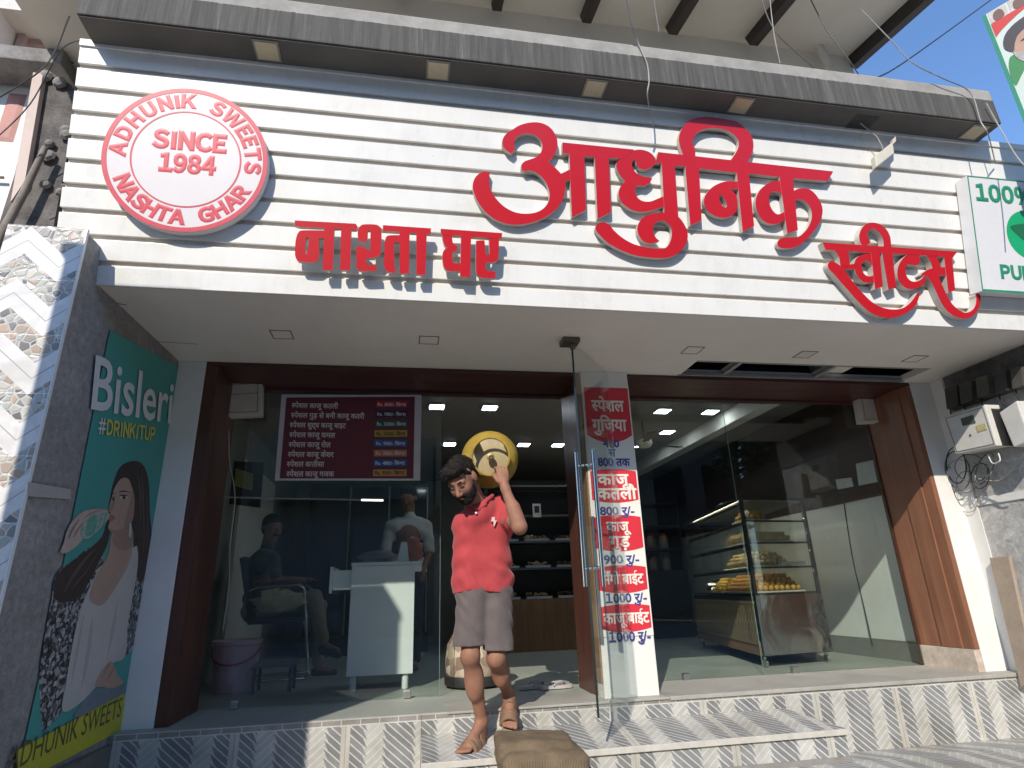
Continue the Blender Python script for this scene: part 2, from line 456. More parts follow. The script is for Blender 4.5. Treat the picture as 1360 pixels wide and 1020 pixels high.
def extrude_outline(mb_face, mb_side, loops, O, U, V, thick):
    """loops: lists of 2-D points (outer first, holes after) -> solid with its face at O and its back 'thick' behind"""
    c = bpy.data.curves.new('o', 'CURVE'); c.dimensions = '2D'; c.fill_mode = 'BOTH'; c.extrude = thick / 2
    for lp in loops:
        s = c.splines.new('POLY'); s.points.add(len(lp) - 1)
        for q, p in zip(s.points, lp): q.co = (p[0], p[1], 0, 1)
        s.use_cyclic_u = True
    o = bpy.data.objects.new('o', c); COL.objects.link(o)
    me = o.evaluated_get(bpy.context.evaluated_depsgraph_get()).to_mesh()
    U = Vector(U); V = Vector(V); Nn = U.cross(V); O = Vector(O)
    W = [O + U * v.co.x + V * v.co.y + Nn * (v.co.z - thick / 2) for v in me.vertices]
    for p in me.polygons:
        q = [W[i] for i in p.vertices]
        if abs(p.normal.z) > .5 and sum(me.vertices[i].co.z for i in p.vertices) > 0: mb_face.add(q, [tuple(range(len(q)))])
        else: mb_side.add(q, [tuple(range(len(q)))])
    bpy.data.objects.remove(o); bpy.data.curves.remove(c)

# ---------------------------------------------------------------- implicit bodies: smooth unions turned into one continuous mesh
def sdf_grid(prims, h, pad=.05, post=None):
    """prims: ('c', a, b, ra, rb, k[, sy]) tapered limb; ('e', centre, radii, k[, R]) ellipsoid; '-' prefix carves"""
    lo = np.full(3, 1e9); hi = -lo
    for p in prims:
        if p[0] == 'c':
            for q, r in ((p[1], p[3]), (p[2], p[4])): lo = np.minimum(lo, np.array(q) - r); hi = np.maximum(hi, np.array(q) + r)
        elif p[0] in 'eb': r = max(p[2]) if p[0] == 'e' else float(np.linalg.norm(p[2])); lo = np.minimum(lo, np.array(p[1]) - r); hi = np.maximum(hi, np.array(p[1]) + r)
    lo -= pad; hi += pad; n = np.ceil((hi - lo) / h).astype(int) + 1
    F = np.full(n, .06, np.float32); ax = [lo[i] + h * np.arange(n[i]) for i in range(3)]
    for p in prims:
        k = p[5] if p[0].endswith('c') else p[3]
        if p[0].endswith('c'): a, b = np.array(p[1], float), np.array(p[2], float); R = max(p[3], p[4]); l2 = np.minimum(a, b) - R; h2 = np.maximum(a, b) + R
        else: a = np.array(p[1], float); R = max(p[2]) if p[0] != 'b' else float(np.linalg.norm(p[2])); l2 = a - R; h2 = a + R
        mg = .06 + k
        i0 = np.clip(((l2 - mg - lo) / h).astype(int), 0, n - 1); i1 = np.clip(((h2 + mg - lo) / h).astype(int) + 2, 1, n)
        sl = tuple(slice(i0[i], i1[i]) for i in range(3))
        X, Y, Z = np.meshgrid(*[ax[i][sl[i]] for i in range(3)], indexing='ij')
        if p[0].endswith('c'):
            d = b - a; L2 = max(d @ d, 1e-9)
            t = np.clip(((X - a[0]) * d[0] + (Y - a[1]) * d[1] + (Z - a[2]) * d[2]) / L2, 0, 1)
            sy = p[6] if len(p) > 6 else 1.
            D = np.sqrt((X - a[0] - t * d[0])**2 + ((Y - a[1] - t * d[1]) / sy)**2 + (Z - a[2] - t * d[2])**2) - (p[3] + (p[4] - p[3]) * t)
            if sy < 1: D = D * sy**.5
        elif p[0] == 'b':
            co, si = math.cos(p[5]), math.sin(p[5]); QX = (X - a[0]) * co + (Y - a[1]) * si; QY = (Y - a[1]) * co - (X - a[0]) * si
            q = np.stack([np.abs(QX) - p[2][0] + p[4], np.abs(QY) - p[2][1] + p[4], np.abs(Z - a[2]) - p[2][2] + p[4]], -1)
            D = np.sqrt((np.maximum(q, 0)**2).sum(-1)) + np.minimum(q.max(-1), 0) - p[4]
        else:
            Q = np.stack([X - a[0], Y - a[1], Z - a[2]], -1)
            if len(p) > 4: Q = Q @ np.array(p[4]).T
            r = np.array(p[2]); q = np.sqrt(((Q / r)**2).sum(-1)); g = np.sqrt(((Q / r**2)**2).sum(-1)) + 1e-9
            D = q * (q - 1) / g
        f = F[sl]
        if p[0][0] == '-':
            hh = np.clip(.5 - .5 * (f + D) / k, 0, 1) if k > 0 else (D < -f) * 1.; F[sl] = f * (1 - hh) - D * hh + k * hh * (1 - hh)
        else:
            hh = np.clip(.5 + .5 * (f - D) / k, 0, 1); F[sl] = f * (1 - hh) + D * hh - k * hh * (1 - hh)
    if post is not None: F = post(F, *np.meshgrid(*ax, indexing='ij'))
    return F, lo, h
def surfnet(F, lo, h):
    n = np.array(F.shape); ins = F < 0
    cnt = np.zeros(n - 1, np.int32); acc = np.zeros(tuple(n - 1) + (3,))
    C = [(i, j, k) for i in (0, 1) for j in (0, 1) for k in (0, 1)]
    def cs(c): return tuple(slice(c[i], n[i] - 1 + c[i]) for i in range(3))
    for a in C:
        for i in range(3):
            if a[i] == 0:
                b = list(a); b[i] = 1
                fa, fb = F[cs(a)], F[cs(b)]; cr = (fa < 0) != (fb < 0)
                t = np.where(cr, fa / np.where(cr, fa - fb, 1), 0)
                cnt += cr
                for q in range(3): acc[..., q] += np.where(cr, a[q] + (t if q == i else 0), 0)
    act = cnt > 0; idx = np.full(n - 1, -1); idx[act] = np.arange(act.sum())
    cell = np.argwhere(act); V = lo + h * (cell + acc[act] / cnt[act][:, None])
    Fc = []
    for i in range(3):
        j, k = (i + 1) % 3, (i + 2) % 3
        s0 = [slice(None)] * 3; s1 = [slice(None)] * 3; s0[i] = slice(0, -1); s1[i] = slice(1, None)
        A, B = ins[tuple(s0)], ins[tuple(s1)]
        P = np.argwhere(A != B); P = P[(P[:, j] > 0) & (P[:, k] > 0) & (P[:, j] < n[j] - 1) & (P[:, k] < n[k] - 1)]
        fl = A[tuple(P.T)]
        q = []
        for dj, dk in ((1, 1), (0, 1), (0, 0), (1, 0)):
            r = P.copy(); r[:, j] -= dj; r[:, k] -= dk; q.append(idx[tuple(r.T)])
        q = np.stack(q, 1); q[~fl] = q[~fl][:, ::-1]; Fc.append(q)
    return V, np.concatenate(Fc)
def sdf_mesh(prims, h, post=None, disp=None):
    F, lo, h = sdf_grid(prims, h, post=post); V, Q = surfnet(F, lo, h)
    mb = MB(); mb.v = [tuple(p) for p in V]; mb.f = [tuple(int(i) for i in q) for q in Q]
    return mb
def body(name, prims, h, mat, parent, post=None):
    o = obj(name, sdf_mesh(prims, h, post), mat, parent, smooth=180)
    return o
def vnoise(X, Y, Z, s, seed=0.):
    return (np.sin(X*s+seed)*np.cos(Y*s*1.3+seed*2)+np.sin(Y*s*.9+Z*s*1.1+seed*3)*np.cos(X*s*.7-Z*s*.6)+np.sin(Z*s*1.4+seed*1.7+X*s*.5))/3
# ================================================================ THE GROUND AND STEPS
TL = math.radians(10.3)
SN = Vector((0, -math.cos(TL), -math.sin(TL)))      # outward normal of the leaning signboard
SU = Vector((1, 0, 0)); SV = Vector((0, -math.sin(TL), math.cos(TL))); S0 = Vector((0, 3.275, 2.376))
def sgn(u, v, d=0.0): return S0 + SU * u + SV * v + SN * d
def onsign(x, y, d=0.0): return on(x, y, S0 + SN * d, SN)

asph = mk_stone('road_asphalt', (.30, .28, .25), (.42, .39, .345), 3., .85)
g = MB(); g.quad((-600, -600, -.46), (600, -600, -.46), (600, 600, -.46), (-600, 600, -.46)); obj('ground', g, plain('dusty_ground', (.44, .385, .31), .95, var=.25, scale=.4), kind='structure')
r = MB(); r.box((-120, -8.5, -.5), (120, 1.6, -.452)); obj('road', r, asph, kind='structure')
f = MB(); f.prism([(-4, 4.29, -.5), (-4, 4.29, 0), (-4, 11, 0), (-4, 11, -.5)], (9.2, 0, 0)); obj('shop_floor', f, kota_m, kind='structure')
f = MB(); f.box((1.80, 4.262, -.02), (5.2, 4.93, .006)); f.box((.30, 4.262, -.012), (1.795, 4.60, .003)); obj('threshold_slab', f, slab_m, kind='structure', bevel=.004)
f = MB(); f.box((-1.62, 4.274, -.6), (.137, 4.289, -.003)); f.box((2.66, 4.274, -.6), (5.2, 4.289, -.003)); obj('plinth_riser', f, tile_z, kind='structure')
f = MB(); f.box((.139, 4.272, -.6), (2.658, 4.289, -.003)); obj('plinth_riser_centre', f, mk_tile('herringbone_centre_riser_tile', 2, u0=3.425 - .14, P=.64, top=0.0), kind='structure')
lt = mk_tile('herringbone_tread_tile2', 1, u0=1.37, P=.645, vscale=.8)
L = MB(); L.prism([(.13, 4.27, -.117), (2.63, 4.27, -.117), (2.80, 3.885, -.183), (.13, 3.885, -.183)], (0, 0, -.028)); obj('landing_step', L, lt, kind='structure')
L = MB(); L.prism([(.128, 3.872, -.181), (2.808, 3.872, -.181), (2.803, 3.886, -.181), (.128, 3.886, -.181)], (0, 0, -.034)); obj('landing_step_nosing', L, plain('pale_tile_edge', (.50, .47, .41), .4, var=.15, scale=20), kind='structure', bevel=.003)
L = MB(); L.prism([(.14, 3.889, -.214), (2.79, 3.889, -.214), (2.63, 4.265, -.146), (.14, 4.265, -.146)], (0, 0, -.35)); obj('landing_step_riser', L, mk_tile('herringbone_landing_tile', 2, u0=1.355, P=.645), kind='structure')
L = MB(); L.box((.14, 3.879, -.375), (2.795, 3.8885, -.333)); obj('landing_step_skirting', L, plain('dark_grey_skirting_tile', (.24, .225, .205), .5, var=.2, scale=14), kind='structure')
pv = MB(); pv.prism([(-1.62, 4.272, -.415), (5.2, 4.272, -.415), (5.2, 3.87, -.36), (5.2, 2.4, -.36), (-1.62, 2.4, -.36), (-1.62, 3.87, -.36)], (0, 0, -.12))
pv = MB()
for a, b in (((4.272, -.415), (3.87, -.362)), ((3.87, -.362), (2.3, -.372))):
    pv.prism([(-1.62, a[0], a[1]), (5.4, a[0], a[1]), (5.4, b[0], b[1]), (-1.62, b[0], b[1])], (0, 0, -.1))
obj('pavement', pv, mk_tile('herringbone_apron_tile', 1, u0=2.99, P=.64, vscale=.8), kind='structure')
pv = MB(); pv.prism([(-3.4, 2.2, -.05), (-1.622, 2.9, -.05), (-1.622, 4.35, -.05), (-3.4, 4.35, -.05)], (0, 0, -.5)); obj('side_pavement', pv, mk_stone('dark_worn_stone', (.09, .086, .076), (.21, .20, .18), 5., .7), kind='structure')

# ================================================================ THE SHOP BUILDING
B = thing('shop_building', 'white sweet shop building with deep soffit over glass front, stained canopy ledge and overhanging roof', 'building', (1.5, 4.4, 0))
def part(name, mb, mat, **k): return obj(name, mb, mat, B, **k)
# soffit with an opening where a panel is missing
p = MB(); p.box((-1.735, 3.285, 2.376), (4.68, 4.06, 2.43)); p.box((-1.735, 4.0605, 2.376), (2.24, 4.42, 2.43)); p.box((4.36, 4.0605, 2.376), (4.68, 4.42, 2.43)); p.box((2.24, 4.385, 2.379), (4.36, 4.42, 2.43))
part('soffit', p, soffit_m)
p = MB(); p.box((1.9, 3.91, 2.62), (4.9, 4.6, 2.64)); p.box((4.5, 3.91, 2.435), (4.52, 4.6, 2.619)); p.box((1.9, 3.91, 2.435), (1.92, 4.6, 2.619)); p.box((1.921, 4.58, 2.435), (4.499, 4.6, 2.619)); p.box((1.921, 3.91, 2.435), (4.499, 3.925, 2.619)); part('soffit_cavity', p, dark_m)
p = MB()
for x in (2.62, 3.48): p.box((x, 4.04, 2.385), (x + .035, 4.40, 2.42)); p.box((x - .015, 4.04, 2.42), (x + .05, 4.40, 2.424))
p.box((2.2, 4.18, 2.43), (4.4, 4.215, 2.465)); p.box((2.22, 4.365, 2.372), (4.38, 4.384, 2.40)); p.box((2.24, 4.055, 2.372), (4.36, 4.0605, 2.43))
part('ceiling_channel', p, plain('dull_galvanised_channel', (.34, .33, .31), .5, .3, var=.25, scale=9))
seam = plain('dark_crack_line', (.10, .09, .08), .8)
p = MB()
p.tube([atZ(150, 402, 2.3745), atZ(168, 405, 2.3745)], .0022, 5); part('soffit_crack', p, seam); p = MB(); p.tube([atZ(196, 453, 2.3745), atZ(262, 457, 2.3745)], .0016, 5)
part('soffit_crack', p, seam)
for i, X in enumerate((-.835, .137, 2.10, 3.04, 4.02)):                  # blanked square light openings in the soffit
    p = MB(); s = .068; z = 2.376
    for a, b in (((-s, -s), (s, -s + .006)), ((-s, s - .006), (s, s)), ((-s, -s), (-s + .006, s)), ((s - .006, -s), (s, s))):
        p.box((X + a[0], 3.855 + a[1], z - .004), (X + b[0], 3.855 + b[1], z - .0005))
    fr = part('light_recess', p, plain('recess_edge', (.17, .15, .13), .7))
    q = MB(); q.box((X - s + .007, 3.855 - s + .007, z - .0025), (X + s - .007, 3.855 + s - .007, z - .0008)); obj('blanking_plate', q, soffit_m if i != 3 else cream_wall, fr)
# wall above the soffit and behind the signboard, upper floor
p = MB(); p.box((-1.9, 3.52, 2.44), (5.2, 3.9, 4.0)); part('front_wall', p, cream_wall)
p = MB(); p.box((-1.78, 3.45, 4.0), (3.78, 3.70, 5.35)); p.box((3.62, 3.70, 2.44), (3.78, 11, 5.4)); part('upper_wall', p, plain('cream_upper_wall', (.76, .71, .62), .8, var=.07, scale=1.5))
# signboard backing and boards
p = MB(); 
p.add([sgn(-1.92, .0), sgn(5.2, .0), sgn(5.2, 1.47), sgn(-1.92, 1.47), sgn(-1.92, .0, -.07), sgn(5.2, .0, -.07), sgn(5.2, 1.47, -.07), sgn(-1.92, 1.47, -.07)],
      [(3,2,1,0),(4,5,6,7),(0,1,5,4),(1,2,6,5),(2,3,7,6),(3,0,4,7)])
part('signboard_backing', p, groove_m)
def board(v0, v1, x0=-1.925, x1=5.2, t=.020):
    c = [sgn(x0, v0, .0005), sgn(x1, v0, .0005), sgn(x1, v1, .0005), sgn(x0, v1, .0005)]; mb = MB()
    mb.prism(c, SN * t); return mb
for k in range(9):
    v0 = .124 + .1475 * k + .0155; v1 = v0 + .1165
    part('sign_slat', board(v0, v1), slat_m, bevel=.003)
part('sign_slat', board(-.004, .107), slat_m, bevel=.003)
part('sign_cornice', board(1.425, 1.468, t=.03), slat_m, bevel=.003)
# canopy ledge
p = MB(); p.prism([(-1.86, 3.5, 3.80), (-1.86, 2.80, 3.80), (-1.86, 2.80, 4.10), (-1.86, 2.86, 4.14), (-1.86, 3.5, 4.14)], (6.06, 0, 0))
can = part('canopy', p, fascia_m, bevel=.008)
p = MB(); p.box((-1.84, 2.87, 4.141), (4.19, 3.449, 4.15)); part('canopy_bounce_sheet', p, plain('pale_bounce_cement', (.55, .53, .49), .9, var=.1, scale=3))  # pale sheet out of view, added to bounce sun onto the roof lining
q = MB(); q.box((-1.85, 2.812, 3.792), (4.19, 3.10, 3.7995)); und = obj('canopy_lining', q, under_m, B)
panel_m = plain('dusty_downlight_panel', (.50, .42, .27), .5, var=.15, scale=12); frame_m = plain('dull_metal_frame', (.22, .20, .17), .5)
for X in (-.875, .135, 1.150, 2.19, 4.06):
    q = MB(); s = .073; Y = 2.895
    q.box((X - s, Y - s, 3.785), (X + s, Y + s, 3.7915)); o = obj('downlight', q, frame_m, B, bevel=.002)
    e = MB(); e.box((X - s + .012, Y - s + .012, 3.7825), (X + s - .012, Y + s - .012, 3.7848)); obj('diffuser', e, panel_m, o)
q = MB(); q.box((3.06, 2.86, 3.7895), (3.24, 3.02, 3.7915)); part('empty_light_hole', q, black_m)
# roof with rafters
sl_ = .2
def rz(y): return 5.07 - sl_ * (3.4 - y)
p = MB(); p.prism([(-3, 3.75, rz(3.75)), (-3, 2.55, rz(2.55)), (-3, 2.55, rz(2.55) + .14), (-3, 3.75, rz(3.75) + .14)], (6.76, 0, 0)); p.box((-3, 3.751, 5.05), (3.76, 11, 5.3)); part('roof_slab', p, plain('cream_roof_lining', (.60, .555, .475), .8, var=.07, scale=2))
for X in (-.15, .566, 1.287, 2.017, 2.735):
    p = MB(); p.prism([(X, 3.40, rz(3.40) - .001), (X, 2.57, rz(2.57) - .001), (X, 2.57, rz(2.57) - .115), (X, 3.36, rz(3.36) - .115)], (.075, 0, 0)); part('rafter', p, rafter_m, bevel=.003)
p = MB(); p.prism([(3.765, 3.46, rz(3.46) + .16), (3.765, 2.52, rz(2.52) + .16), (3.765, 2.52, rz(2.52) - .12), (3.765, 3.46, rz(3.46) - .12)], (.07, 0, 0)); part('barge_board', p, rafter_m)
p = MB(); p.tube([atY(1086, 58, 3.38), atY(1094, 74, 3.38), atY(1103, 92, 3.36), atY(1106, 100, 3.33)], .034, 14); part('drainpipe', p, plain('white_pvc_pipe', (.68, .65, .60), .4), smooth=40)
# frame of the shop front
p = MB(); p.box((-1.455, 4.402, 2.346), (1.36, 4.96, 2.3755)); p.box((1.766, 4.402, 2.346), (4.46, 4.96, 2.3755)); p.box((-1.371, 4.885, 2.325), (1.354, 4.955, 2.3455)); p.box((1.766, 4.885, 2.325), (4.40, 4.955, 2.3455)); part('door_frame_header', p, maroonx_m, bevel=.004)
p = MB(); p.box((-1.455, 4.402, 0.001), (-1.372, 4.955, 2.345)); part('door_frame_jamb', p, maroon_m, bevel=.004)
for i, (a, b) in enumerate(((4.402, 4.50), (4.503, 4.70), (4.703, 4.93))):
    p = MB(); p.box((4.415 - .012 * (i == 1), a, .165), (4.459, b, 2.345)); part('door_frame_jamb', p, teak_m, bevel=.005)
p = MB(); p.box((4.40, 4.402, .002), (4.459, 4.94, .164)); part('jamb_base_tile', p, plain('chipped_base_tile', (.48, .40, .33), .5, var=.3, scale=14, bump=.2), bevel=.004)
p = MB(); p.box((-1.645, 4.40, -.02), (-1.456, 4.96, 2.3755)); part('white_pier', p, white_wall, bevel=.006)
p = MB(); p.box((1.372, 4.36, .001), (1.765, 4.94, 2.3755)); part('centre_pillar', p, plain('white_glazed_pillar_tile', (.70, .69, .63), .25, var=.06, scale=4), bevel=.004)
p = MB(); p.box((1.355, 4.50, .004), (1.3715, 4.94, 2.345)); part('pillar_cladding', p, maroon_m, bevel=.002)
p = MB(); p.box((1.360, 4.37, .10), (1.3715, 4.498, 2.345)); part('pillar_cladding', p, brownwood, bevel=.002)
p = MB(); p.box((4.4605, 4.40, -.02), (4.70, 4.96, 2.3755)); part('white_pier', p, white_wall, bevel=.006)
# interior shell
p = MB(); p.box((-2.0, 4.96, 0), (-1.78, 10.7, 2.75)); p.box((-1.78, 10.5, 0), (4.52, 10.7, 2.75)); part('interior_wall', p, plain('grey_green_interior_wall', (.30, .305, .275), .7, var=.1, scale=2))
p = MB(); p.box((4.52, 4.962, 0), (4.72, 10.7, 2.75)); part('side_wall', p, plain('pale_side_wall', (.72, .735, .70), .55, var=.06, scale=2))
p = MB(); p.box((4.505, 4.965, 0.0), (4.5195, 10.4, .17)); part('wall_foot_strip', p, mk_stone('dark_wall_strip', (.13, .14, .125), (.21, .22, .20), 3., .5))  # darker strip along the foot of the side wall
p = MB(); p.box((-1.9, 4.97, 2.60), (4.6, 10.7, 2.72)); part('ceiling', p, plain('grey_brown_ceiling', (.24, .22, .20), .7, var=.08, scale=2))
p = MB(); p.box((-1.775, 6.9, 0), (-1.745, 8.6, 2.2)); part('wall_panel', p, white_wall)
p = MB(); p.box((4.508, 4.968, 1.47), (4.5195, 10.4, 2.599)); part('upper_wall_panel', p, mk_wood('dark_brown_wall_panel', (.040, .024, .018), (.085, .050, .036), .4, 1))
# glass front
def pane(x0, x1, y, z0=.012, z1=2.324):
    q = MB(); q.box((x0, y, z0), (x1, y + .01, z1)); part('window_pane', q, glass_m)
pane(-1.37, .285, 4.92); pane(1.768, 2.895, 4.915); pane(2.90, 4.40, 4.915)
ge = plain('green_glass_edge', (.16, .24, .21), .2)
for x, y in ((.2855, 4.921), (2.8955, 4.916)): q = MB(); q.box((x, y, .012), (x + .003, y + .008, 2.324)); part('glass_edge', q, ge)
for x, y in ((.03, 4.90), (-1.15, 4.90), (3.15, 4.895), (2.2, 4.895)): q = MB(); q.box((x, y, .004), (x + .05, y + .05, .055)); part('glass_clamp', q, steel_m, bevel=.004)
q = MB(); q.box((4.4, 4.93, .0), (4.455, 4.96, 2.324)); part('frame_fillet', q, maroon_m)
# side wall on the right
p = MB(); p.box((4.68, 3.05, -.46), (4.90, 4.2795, 2.3755)); part('flank_wall', p, marble_m)
p = MB(); p.box((4.672, 4.28, -.46), (4.90, 4.3995, 2.3755)); part('flank_corner', p, white_wall)
p = MB(); p.box((4.669, 3.06, 1.255), (4.679, 4.279, 1.315)); part('flank_band', p, white_wall)
p = MB(); p.box((4.664, 3.05, 2.06), (4.679, 4.25, 2.374)); part('flank_dark_panel', p, dirtyconc)  # thin dark panel set just proud of the flank wall

# glass door leaf standing open
D = thing('glass_door', 'frameless glass door leaf standing open towards the steps with long steel pull handles', 'door', (1.30, 4.0, .004))
Fd, Hd = Vector((1.135, 3.74, 0)), Vector((1.575, 4.29, 0)); du = (Hd - Fd).normalized(); dn = Vector((-du.y, du.x, 0))
q = MB(); q.prism([Fd + Vector((0, 0, .006)), Hd + Vector((0, 0, .006)), Hd + Vector((0, 0, 2.34)), Fd + Vector((0, 0, 2.34))], dn * .011); obj('leaf', q, mk_glass('door_glass', (.93, .955, .945), refl=.8), D)
q = MB(); e0 = Fd - du * .0035 - dn * .001; q.prism([e0 + Vector((0, 0, .004)), e0 + dn * .013 + Vector((0, 0, .004)), e0 + dn * .013 + Vector((0, 0, 2.342)), e0 + Vector((0, 0, 2.342))], du * .003)
obj('leaf_edge', q, glassedge, D)
hb = Fd + du * .085
for sgnm, nm in ((1, 'handle'), (-1, 'handle')):
    q = MB(); c = hb + dn * (.0055 + sgnm * .062)
    q.tube([c + Vector((0, 0, .72)), c + Vector((0, 0, 1.585))], .0155, 16)
    for z in (.83, 1.49): q.tube([c + Vector((0, 0, z)), hb + dn * (.0055 + sgnm * .006) + Vector((0, 0, z))], .009, 10)
    obj(nm, q, chrome_m, D, smooth=40)
q = MB(); q.box((1.06, 3.70, 2.341), (1.18, 3.82, 2.3755)); q.tube([(1.135, 3.745, 2.342), (1.135, 3.745, 2.30)], .02, 10); obj('top_bracket', q, plain('tarnished_bracket', (.14, .12, .10), .4, .6), D, bevel=.003)

# left pier with pebble tiles
T = thing('tiled_pier', 'rough grey granite pier left of the shop with glossy pebble chevron tiles on its face', 'pier', (-1.86, 3.6, -.46))
p = MB(); p.prism([(-1.705, 3.085, -.46), (-1.650, 4.399, -.46), (-2.06, 4.399, -.46), (-2.06, 3.085, -.46)], (0, 0, 3.045)); obj('granite_core', p, granite_m, T)
p = MB(); p.box((-2.075, 3.066, -.46), (-1.703, 3.084, 2.60)); obj('tile_facing', p, pebble_m, T, bevel=.003)
p = MB(); p.box((-1.7025, 3.064, -.46), (-1.6965, 3.0845, 2.598)); obj('tile_trim', p, white_lam, T)
p = MB(); a = [atX(37, 640, -1.6975), atX(93, 650, -1.6755), atX(93, 663, -1.6755), atX(36, 659, -1.6975)]; p.prism(a, (.004, 0, 0)); obj('tape_strip', p, plain('grey_tape', (.40, .36, .34), .6), T)

# made-up wall end, added and sized to throw shade over the left of the shop front (just outside the picture on the left)
Wn = thing('shade_caster_wall', 'added wall end out of view, standing in for an unseen shade caster at left', 'wall', (-2.45, 1.0, -.46))
p = MB(); p.box((-2.69, .85, -.46), (-2.17, 1.15, 3.84)); obj('caster_body', p, conc_m, Wn, bevel=.01)
p = MB(); p.box((-2.71, .83, 3.841), (-2.165, 1.17, 3.905)); obj('caster_cap', p, conc_m, Wn, bevel=.008)
# ================================================================ SIGNS
def zt(x0, y0, s): return lambda x, y: (x0 + x / s, y0 + y / s)
z1 = zt(620, 150, 6.375); z2 = zt(740, 180, 6.375); z3 = zt(780, 200, 6.375); z4 = zt(880, 150, 6.375); z5 = zt(970, 200, 6.8)
z6 = zt(1080, 285, 6.8); z7 = zt(1180, 300, 7.846); z8 = zt(380, 280, 9.067); z9 = zt(500, 285, 7.556)
def C(f, *pts): return [(*f(p[0], p[1]), *p[2:]) for p in pts]
def letter(parent, depth, thick, *loops):
    """cut-out letter stroke: outline measured on the photograph, built at its own depth in front of the slats"""
    loops2 = []
    for lp in loops:
        q = []
        for p in lp:
            w_ = onsign(p[0], p[1], depth) - S0
            q.append((w_.dot(SU), w_.dot(SV)) + ((1,) if len(p) > 2 else ()))
        loops2.append(smooth_poly(q, 5))
    a, b = MB(), MB(); extrude_outline(a, b, loops2, S0 + SN * depth, SU, SV, thick)
    o = obj('letter', a, red_acr, parent); obj('letter_return', b, side_m, o, smooth=40)
    return o
# --- big word
W1 = thing('shop_name_sign', 'largest red cut-out Hindi lettering in the middle of the white slatted signboard', 'sign', sgn(1.6, .85))
letter(W1, .062, .034, C(z1, (378,345,1),(330,312),(302,268),(304,222),(332,178),(388,140),(450,103),(530,82),(600,80),(660,95),(712,130),(752,188),(768,252),(757,320),(725,378),(690,416,1),(732,448),(775,490),(798,514,1),(905,462,1),(905,562,1),(833,577,1),(834,640),(820,710),(790,770),(740,830),(660,885),(560,925),(470,943),(390,946),(310,930),(230,895),(160,840),(105,770),(65,690),(50,620),(60,568),(90,525),(138,498),(196,500,1),(190,545),(190,600),(205,655),(240,715),(300,780),(370,825),(440,848),(510,853),(580,843),(640,815),(682,768),(700,712),(695,650),(670,590),(630,537),(580,502),(530,487),(488,494),(464,472),(462,440),(490,410),(540,392),(590,372),(625,337),(640,292),(632,245),(605,205),(560,180),(500,173),(443,190),(407,225),(400,268),(404,312)))
letter(W1, .0635, .034, C(z2, (45,58,1),(650,118,1),(560,196,1),(437,188,1),(455,648,1),(342,705,1),(318,180,1),(230,173,1),(243,632,1),(125,692,1),(103,152,1),(45,148,1)))
letter(W1, .062, .034, C(z2, (598,122,1),(650,124),(692,119),(745,126),(795,150),(830,190),(840,230,1),(800,266),(750,288),(705,280),(675,250),(664,208),(645,209),(633,240),(645,285),(680,325),(735,348),(805,358,1),(790,390),(745,425),(700,422),(665,437),(658,480),(685,530),(730,556),(790,558),(850,535),(905,512,1),(930,560,1),(918,598,1),(860,615),(800,635),(720,646),(640,632),(570,590),(530,537),(520,482),(538,430),(575,388,1),(530,330),(505,278),(503,235),(530,196,1)))
letter(W1, .0645, .036, C(z3, (600,12,1)) + C(z5, (930,188,1),(880,275,1),(565,250,1),(610,718,1),(515,750,1),(445,238,1),(168,205,1),(215,680,1),(112,735,1)) + C(z4, (628,505,1),(308,470,1),(330,910,1),(235,955,1),(192,450,1),(103,445,1)) + C(z3, (770,560,1),(655,560,1),(630,105,1),(578,100,1)))
letter(W1, .063, .034, C(z4, (190,395,1),(150,290),(138,210),(165,130),(220,72),(290,41),(380,35),(480,45),(600,66),(650,88),(710,140),(755,200),(770,280),(752,350),(718,425,1),(560,425,1),(615,345),(643,285),(640,230),(600,180),(540,146),(470,130),(400,128),(330,145),(282,180),(256,225),(258,270),(275,310),(278,400,1)))
letter(W1, .063, .034, C(z4, (655,582,1),(560,578),(490,592),(420,630),(367,690),(350,752),(370,812),(420,860),(490,885),(550,885),(600,860),(630,812),(635,750),(620,692),(587,655),(560,640,1),(655,648,1)), C(z4, (483,697),(508,702),(532,745),(546,788),(526,800),(500,775),(482,732)))
letter(W1, .0655, .034, C(z3, (655,522,1),(580,530),(520,542),(460,580),(425,642),(430,700),(467,760),(520,785),(568,780),(612,765,1),(580,735),(560,690),(558,642),(590,602),(640,594),(690,622),(716,680),(708,750),(680,808),(640,830),(560,828),(480,815),(390,790),(300,740),(230,680),(185,627),(140,607),(90,620),(68,662),(110,720),(180,785),(280,840),(400,885),(520,905),(640,910),(720,895),(790,850),(840,780),(850,700),(820,622),(765,555),(700,528,1)))
letter(W1, .063, .034, C(z5, (480,270,1),(400,275),(330,302),(265,360),(230,440),(235,520),(270,600),(320,648),(390,665),(450,650),(510,615,1),(510,540,1),(440,575),(400,560),(365,510),(348,440),(360,390),(400,368),(450,385),(500,440,1)))
letter(W1, .063, .034, C(z5, (560,372,1),(610,346),(680,340),(740,366),(795,430),(830,510),(830,580),(800,660),(750,730),(690,800),(620,855),(550,880),(455,878),(424,842),(445,800),(500,785),(570,787),(630,770),(690,710),(730,630),(735,560),(715,500),(670,455),(620,437),(578,462,1)))
